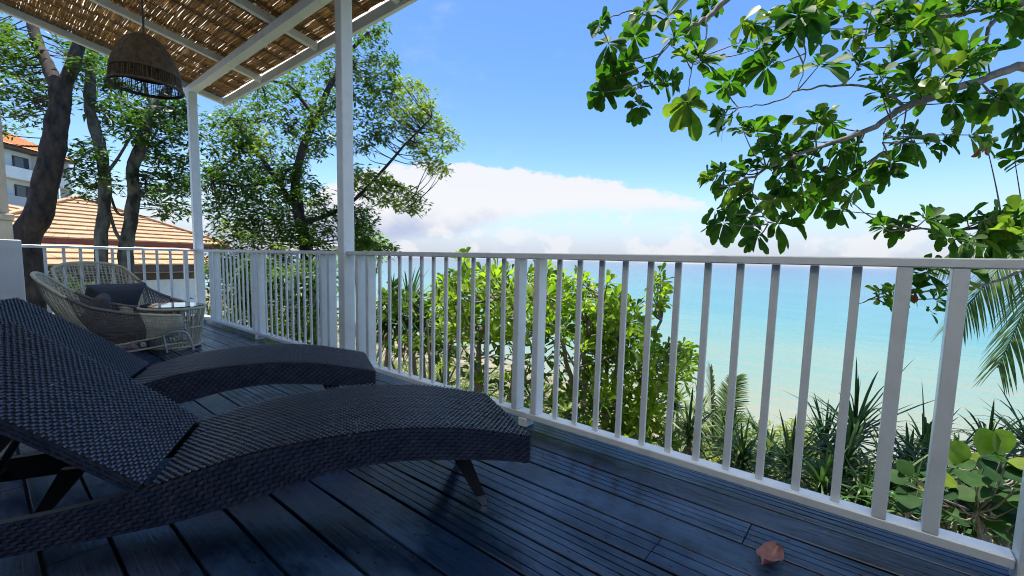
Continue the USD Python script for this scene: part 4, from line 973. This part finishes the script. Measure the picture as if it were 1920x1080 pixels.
def pandanus(label, heads, lmat, L=.95, W=.029, n=90, singles=60, stem=True, dry=True, kinds=1):
    t = thing('strap_leaf_plant', label, 'plant'); lv = Leaves(); m = MB()
    for hx, hy, d, sc in heads:
        c = at(hx, hy, d); g = c.copy(); g[2] = min(float(ground_z(c[0], c[1])), c[2] - .3) - .1; g[:2] += RNG.normal(0, .15, 2)
        if stem: m = MB(); limb(m, [g, (g + c) / 2 + RNG.normal(0, .06, 3), c - (0, 0, .03)], .05, .035, 4, 7); m.build('stem', BARK_L, t, smooth=True)
        for i in range(n):
            a = i * 2.4 + RNG.uniform(-.2, .2); el = 1.45 * (1 - (i / n) ** .8) + RNG.uniform(-.35, .25)   # young leaves stand, old ones hang
            dv = np.array([math.cos(a) * math.cos(1.4 - el), math.sin(a) * math.cos(1.4 - el), math.sin(1.4 - el)])
            lv.add(c + np.array([0, 0, .12 * i / n]), dv, (0, 0, 1), L * sc * RNG.uniform(.65, 1.1), W * RNG.uniform(.8, 1.2), 'strap', RNG.uniform(.1, 1.1), RNG.uniform(.12, .3), int(RNG.integers(kinds)))
        if dry:
            for i in range(26):
                dv = rdir(-.9, -.2); lv.add(c - (0, 0, .08), dv, (0, 0, 1), L * sc * RNG.uniform(.4, .8), W * .7, 'strap', .3, .2, kinds)
    lv.emit(t, list(lmat) + [LF_DRYG], singles)
pandanus('spiky dark green strap-leaved plant rising highest over the rail, left of the right-hand double posts', [(1600, 830, 4.6, 1.0), (1545, 850, 5.0, .8)], [LF_PAN, LF_PAN], n=80, kinds=2)
pandanus('spiky strap-leaved plant seen between the two right-hand posts', [(1730, 860, 4.6, .8), (1700, 900, 4.2, .7)], [LF_PAN], n=70)
pandanus('spiky strap-leaved plant at the right edge, behind the broad leaves', [(1850, 860, 4.6, .85), (1925, 840, 4.9, .9), (1790, 880, 5.0, .7)], [LF_PAN], n=60)
pandanus('strap-leaved plant low behind the rail, under the small palm', [(1440, 870, 5.2, .75), (1365, 850, 5.0, .7), (1290, 830, 5.0, .7)], [LF_PAN, LF_PANL], n=60, kinds=2)
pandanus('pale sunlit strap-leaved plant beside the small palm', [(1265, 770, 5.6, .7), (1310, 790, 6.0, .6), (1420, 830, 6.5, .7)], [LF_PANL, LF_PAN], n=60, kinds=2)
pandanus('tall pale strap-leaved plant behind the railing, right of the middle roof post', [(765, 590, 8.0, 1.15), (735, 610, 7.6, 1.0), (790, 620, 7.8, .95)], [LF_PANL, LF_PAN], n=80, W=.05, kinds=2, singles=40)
pandanus('strap-leaved plant low in front of the rail foot, near the loose broad leaves', [(1620, 960, 3.7, .6), (1700, 980, 3.4, .55), (1540, 930, 4.0, .6)], [LF_PAN], n=60)
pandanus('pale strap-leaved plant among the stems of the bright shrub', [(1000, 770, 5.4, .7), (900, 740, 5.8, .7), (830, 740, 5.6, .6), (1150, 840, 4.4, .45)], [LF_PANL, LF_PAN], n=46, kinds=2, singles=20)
bush('yellow_shrub', 'low yellow-green sunlit shrub below the small palm, behind the rail', [(1300, 830), (1420, 820), (1500, 800), (1560, 840), (1540, 920), (1420, 900), (1320, 870)], 60, (6.2, 8.), 14, [LF_LIME, LF_LIME, LF_PANL], (.16, .04), 34, .26, kind='lance')

pandanus('tangled strap-leaved growth at the foot of the rail, lower right', [(1580, 900, 4.2, .8), (1660, 930, 3.9, .8), (1480, 890, 4.6, .7), (1750, 930, 3.9, .8), (1860, 930, 4.0, .8), (1820, 1000, 3.4, .6), (1390, 880, 4.6, .6)], [LF_PAN, LF_PANL, LF_PAN], n=80, singles=80, kinds=3)
def frond(lv, m, base, tip, sag, L, n=84, W=.018, hang=.5, mat=0):
    P = smooth_path([base, (base + tip) / 2 + np.array([0, 0, sag]), tip], 14); m.tube(P, np.linspace(.016, .004, len(P)), 6)
    T = np.gradient(P, axis=0); T /= np.linalg.norm(T, axis=1, keepdims=True)
    for u in np.linspace(.12, .99, n):
        i = u * (len(P) - 1); k = int(min(i, len(P) - 2)); p = P[k] + (P[k + 1] - P[k]) * (i - k); tt = T[k]
        s = np.cross(tt, (0, 0, 1)); s /= max(np.linalg.norm(s), .1); w = math.sin(math.pi * (.12 + .80 * u)) ** .6
        for sg in (-1, 1):
            d = s * sg * .8 + tt * (.55 + .5 * u) + np.array([0, 0, -hang * RNG.uniform(.5, 1.1)]) + .06 * rdir()
            lv.add(p, d, np.cross(d, tt) * sg + (0, 0, .3), L * w * RNG.uniform(.85, 1.1), W, 'strap', .25, .1, mat)
def palm(name, label, fr, L, singles, W=.018, hang=.5, trunk=None):
    t = thing(name, label, 'palm'); lv, m = Leaves(), MB()
    for b, tip, sag in fr: frond(lv, m, at(*b), at(*tip), sag, L, W=W, hang=hang)
    m.build('midribs', LF_PALM, t, smooth=True)
    if trunk:
        a, r = trunk; a = at(*a); g = a.copy(); g[2] = float(ground_z(a[0], a[1])) - .2; mm = MB(); limb(mm, [g, (a + g) / 2 + (.15, 0, 0), a], r * 1.3, r, 6, 10); mm.build('trunk', BARK_G, t, smooth=True)
    lv.emit(t, [LF_PALM], singles, name='leaflet', rest='leaflets')
palm('coconut_palm', 'coconut palm with drooping fronds at the right edge, over the sea', [((2080, 430, 5.6), (1790, 600, 5.0), .55), ((2080, 430, 5.6), (1870, 690, 5.2), .75), ((2080, 430, 5.6), (1960, 760, 5.6), .7), ((2080, 430, 5.6), (1760, 490, 6.2), .5), ((2080, 430, 5.6), (2300, 600, 5.6), .7), ((2080, 430, 5.6), (2100, 330, 7.0), .6)], .66, 300, W=.020, hang=.8, trunk=((2085, 440, 5.6), .11))
palm('palm_seedling', 'small young palm with one upright frond behind the rail', [((1338, 850, 6.2), (1332, 688, 6.1), .02), ((1338, 850, 6.2), (1382, 705, 6.4), .05), ((1338, 850, 6.2), (1420, 800, 6.0), .3), ((1338, 850, 6.2), (1270, 800, 6.2), .25)],   .34, 120, W=.018, hang=.15)

def broadleaf():
    t = thing('broad_leaved_plant', 'low plant with big glossy round leaves at lower right, close behind the rail', 'plant')
    lv, m = Leaves(), MB(); root = at(1830, 1040, 3.0); root[2] = float(ground_z(root[0], root[1])) - .1
    nod = []
    for x, y, d in ((1720, 900, 3.2), (1800, 880, 3.1), (1880, 860, 3.0), (1830, 960, 2.8), (1700, 960, 3.1), (1900, 1000, 2.9)):
        c = at(x, y, d); nod.append(limb(m, [root, (root + c) / 2 + RNG.normal(0, .08, 3), c], .018, .008, 6, 6))
    N = np.vstack(nod)
    for _, c in scatter([(1680, 900), (1720, 870), (1770, 885), (1800, 860), (1850, 850), (1925, 855), (1930, 1010), (1850, 990), (1780, 960), (1700, 960)], 95, (2.6, 3.3), 12):
        twig_to(m, c, N, .006, .004)
        dv = np.array([-.55, -.35, .05]) + .9 * rdir(-.3, .5); s = RNG.uniform(.11, .18)
        lv.add(c, dv, np.array([-.25, -.1, 1.]) + .5 * rdir(), s, s * .85, 'round', .18, .08, 0)
    for x, y in ((1850, 852), (1885, 850), (1810, 870)):
        lv.add(at(x, y, 2.95), np.array([-.2, .2, .6]) + .3 * rdir(), (-.8, -.5, .5), .20, .16, 'round', .1, .12, 1)
    m.build('stems', BARK_L, t, smooth=True, kind='stuff'); lv.emit(t, [LF_GRAPE, LF_ALM2], 80)
broadleaf()

def undergrowth():
    """Grass and herbs on the slope, thick enough to cover the soil."""
    lv = Leaves()
    for _ in range(5200):
        X, Y = RNG.uniform(.4, 17) ** 1.0, RNG.uniform(-6, 16)
        if meshkit.noise(np.array([X * .5, Y * .5, 3.]), 9) < .36 and RNG.random() < .8: continue
        z = float(ground_z(X, Y)); n = 5
        for _ in range(n):
            d = rdir(.25, .9); lv.add((X + RNG.normal(0, .1), Y + RNG.normal(0, .1), z - .02), d, rdir(), RNG.uniform(.18, .5), RNG.uniform(.02, .05), 'lance', RNG.uniform(.1, .5), .1, int(RNG.integers(3)))
    t = UsdGeom.Xform.Define(stage, '/World/undergrowth'); tag(t, kind='stuff', label='low grass and weeds on the slope below the deck', cat='undergrowth')
    for k, mt in enumerate((LF_TREE, LF_PANL, LF_LIME)): Leaves.mesh([r for r in lv.rows if r[8] == k]).build('grass', mt, t.GetPrim(), smooth=True, kind='stuff')
undergrowth()

# ------------------------------------------------------------------ tiled house behind the far railing
def tiled_house():
    t = thing('tiled_house', 'low white house with two tiers of terracotta tiled roof behind the far railing', 'house')
    E0, E1 = np.array([-1.30, 21.72, 1.33]), np.array([6.03, 24.97, 1.33])
    e = (E1 - E0); e[2] = 0; EL = np.linalg.norm(e); e /= EL; nb = np.array([-e[1], e[0], 0])          # nb: away from the camera
    EXT = 1.55                                                                                             # the eave goes on to the left, out of sight
    E0 = E0 - e * EXT; EL += EXT
    pitch = math.atan2(2.1, 3.9)
    def tier(zoff, back0, run, rise, hip, rows, name):
        """Courses of tiles from the eave upwards; the right end runs back along a hip."""
        for r in range(rows):
            a, b = r / rows, (r + 1) / rows
            for side in (0,):
                hl = EL - hip if name == 'tile_course' else 0; u0a, u0b, u1a, u1b = hl * a, hl * b, EL - hip * a, EL - hip * b
                n = max(2, int((u1a - u0a) / .42)); m = MB()
                for k in range(n):
                    s0, s1 = k / n + .0006, (k + 1) / n - .0006
                    def pt(s, w, lift): 
                        uu = (u1a * (1 - w) + u1b * w) * s + (u0a * (1 - w) + u0b * w) * (1 - s); bk = back0 + run * (a + (b - a) * w); z = zoff + rise * (a + (b - a) * w)
                        return E0 + e * uu + nb * bk + np.array([0, 0, z - E0[2] + lift])
                    w1 = 1.04; j = RNG.uniform(-.006, .006)
                    lo, hi = .075 + j, .012
                    v = [pt(s0, 0, lo), pt(s1, 0, lo), pt(s1, w1, hi), pt(s0, w1, hi), pt(s0, 0, lo - .055), pt(s1, 0, lo - .055), pt(s1, w1, hi - .012), pt(s0, w1, hi - .012)]
                    m.add(v, [[0, 1, 2, 3], [4, 5, 1, 0], [5, 6, 2, 1], [7, 4, 0, 3]])
                m.build(name, TILE, t)
            # the end slope beyond the hip
            m = MB()
            pa = lambda uu, bk, z: E0 + e * uu + nb * bk + np.array([0, 0, z - E0[2]])
            za, zb = zoff + rise * a, zoff + rise * b
            v = [pa(EL - hip * a, back0 + run * a, za + .075), pa(EL - hip * a, back0 + 2 * run - run * a, za + .075), pa(EL - hip * b, back0 + 2 * run - run * b, zb + .012), pa(EL - hip * b, back0 + run * b, zb + .012)]
            m.add(v, [[0, 1, 2, 3]]); m.build('end_' + name, TILE, t)
    tier(1.36, 0, 4.2, 1.88, 3.7, 11, 'tile_course')
    pa = lambda uu, bk, z: E0 + e * uu + nb * bk + np.array([0, 0, z - E0[2]])
    MB().bar(pa(EL, 0, 1.44), pa(EL - 3.7, 4.2, 3.32), .20, .10, .02).build('hip_ridge', TILE, t)
    MB().bar(pa(EL - 3.7, 4.2, 3.32), pa(0, 0, 1.44), .20, .10, .02).build('hip_ridge', TILE, t)
    MB().bar(pa(0, 0.06, 1.26), pa(EL, .06, 1.26), .06, .30, .0).build('fascia', FASCIA, t)
    MB().bar(pa(EL - .03, 0.06, 1.26), pa(EL - .03, 8.3, 1.26), .06, .30, .0).build('end_fascia', FASCIA, t)
    MB().bar(pa(0, .9, .95), pa(EL - .9, .9, .95), .12, .34, .0).build('clerestory', FASCIA, t)
    tier2_back = -.25
    m0 = EL
    EL_save = EL; EL = EL - 1.3
    tier(.45, -1.5, 2.2, 1.0, 1.3, 5, 'lower_tile_course')
    MB().bar(pa(0, -1.43, .34), pa(EL, -1.43, .34), .06, .30, .0).build('lower_fascia', DARKBROWN, t)
    Wb = -.6
    MB().prism([pa(0, Wb, -3), pa(EL - .7, Wb, -3), pa(EL - .7, 6, -3), pa(0, 6, -3)], (0, 0, 0), (0, 0, 3.55)).build('wall', WALLW, t)
    MB().bar(pa(0, Wb - .01, -.02), pa(EL - .7, Wb - .01, -.02), .03, .28).build('wall_band', DARKBROWN, t)
    for u, w in ((.35, 1.3), (2.0, 1.1)):
        d = MB(); d.bar(pa(u, Wb - .03, -1.2), pa(u + w, Wb - .03, -1.2), .05, 2.0); dp = d.build('door', DARKBROWN, t)
        MB().tube([pa(u + w - .12, Wb - .07, -1.15), pa(u + w - .12, Wb - .07, -.95)], .015, 6).build('handle', METAL, dp)
tiled_house()

def small_roof():
    t = thing('neighbour_roof', 'second terracotta tiled roof, at the left edge behind the dark forked trunk', 'roof')
    a, b = at(-40, 450, 19), at(60, 440, 17)
    c, d = at(100, 400, 23), at(-40, 372, 23)
    n = 9
    for r in range(n):
        m = MB(); f = lambda w: (a + (d - a) * w, b + (c - b) * w)
        l0, r0 = f(r / n); l1, r1 = f((r + 1.05) / n); up = np.array([0, 0, .07])
        m.add([l0 + up, r0 + up, r1, l1, l0, r0], [[0, 1, 2, 3], [4, 5, 1, 0]]); m.build('tile_course', TILE, t)
small_roof()

# ------------------------------------------------------------------ white apartment block far behind
def apartments():
    t = thing('apartment_block', 'white apartment block with an orange hipped roof, far left behind the trees', 'building')
    c1 = at(145, 305, 53.9); c0 = at(0, 265, 44.); c0 = c0 + (c0 - c1) * .45                     # eave ends as seen
    e = c1 - c0; e[2] = 0; L = np.linalg.norm(e); e /= L; nb = np.array([-e[1], e[0], 0]); z0 = c1[2]
    o = c0.copy(); P = lambda u, b, z: np.array([o[0], o[1], 0]) + e * u + nb * b + np.array([0, 0, z])
    def bx(m, u0, u1, b0, b1, za, zb): 
        M = np.eye(4); M[:3, 0], M[:3, 1], M[:3, 3] = e, nb, (o[0], o[1], 0)
        return m.box((u0, b0, za), (u1, b1, zb), 0, M)
    bx(MB(), 0, L - 1.4, 1.2, 10, -3, z0 - .3).build('wall', APTW, t)
    bx(MB(), 0, L - .2, .1, 11, z0 - .30, z0 - .02).build('eave_board', DARKBROWN, t)
    m = MB(); r0, r1 = P(-2, 5.5, z0 + 3.0), P(L - 4.6, 5.5, z0 + 3.0)
    A, B, C, D = P(-2, -.2, z0), P(L, -.2, z0), P(L, 11.2, z0), P(-2, 11.2, z0)
    m.add([A, B, C, D, r0, r1], [[0, 1, 5, 4], [2, 3, 4, 5]]); m.add([B, C, r1], [[0, 1, 2]]); rf = m.build('roof', TILE_RED, t)
    for k in range(1, 14):
        w = k / 14; a, b = A + (r0 - A) * w, B + (r1 - B) * w
        MB().bar(a + (0, 0, .02), b + (0, 0, .02), .05, .05).build('tile_ridge', TILE_RED, rf)
    for i, zf in enumerate((z0 - 3.1, z0 - 6.1, z0 - 9.1)):
        bx(MB(), -1, L - 1.0, .1, 1.198, zf - .25, zf).build('balcony_slab', APTW, t)
        p = bx(MB(), -1, L - 1.0, .1, .2, zf + .002, zf + .95).build('balcony_wall', APTW if i != 1 else APTG, t)
        for u in (1.2, 4.3, 7.4, 10.5):
            if u + 1.8 < L - 1.5:
                f = bx(MB(), u, u + 1.9, 1.10, 1.196, zf + .3, zf + 2.3).build('window', DARKBROWN, t); bx(MB(), u + .1, u + 1.8, 1.08, 1.098, zf + .4, zf + 2.2).build('pane', GLASSD, f)
        for u in (3.6, 9.8, L - 1.2): bx(MB(), u, u + .25, .21, 1.19, zf + .004, zf + 2.72).build('pier', APTW, t)
    bx(MB(), L - 4.2, L - 1.41, 1.0, 1.19, z0 - 2.6, z0 - .9).build('vent_panel', APTG, t)
apartments()

# white garden fence seen through the far panels of the long railing
t = thing('garden_fence', 'white garden fence post and rail below the tall tree, seen through the railing', 'fence')
a, b, c = at(505, 512, 9.6), at(545, 512, 9.4), at(600, 515, 9.2)
MB().bar(a, c, .05, .08, .004).build('rail', WHITE, t)
for p in (b, c):
    MB().bar((p[0], p[1], float(ground_z(p[0], p[1])) - .1), p, .10, .10, .004, up=(0, 1, 0)).build('fence_post', WHITE, t)
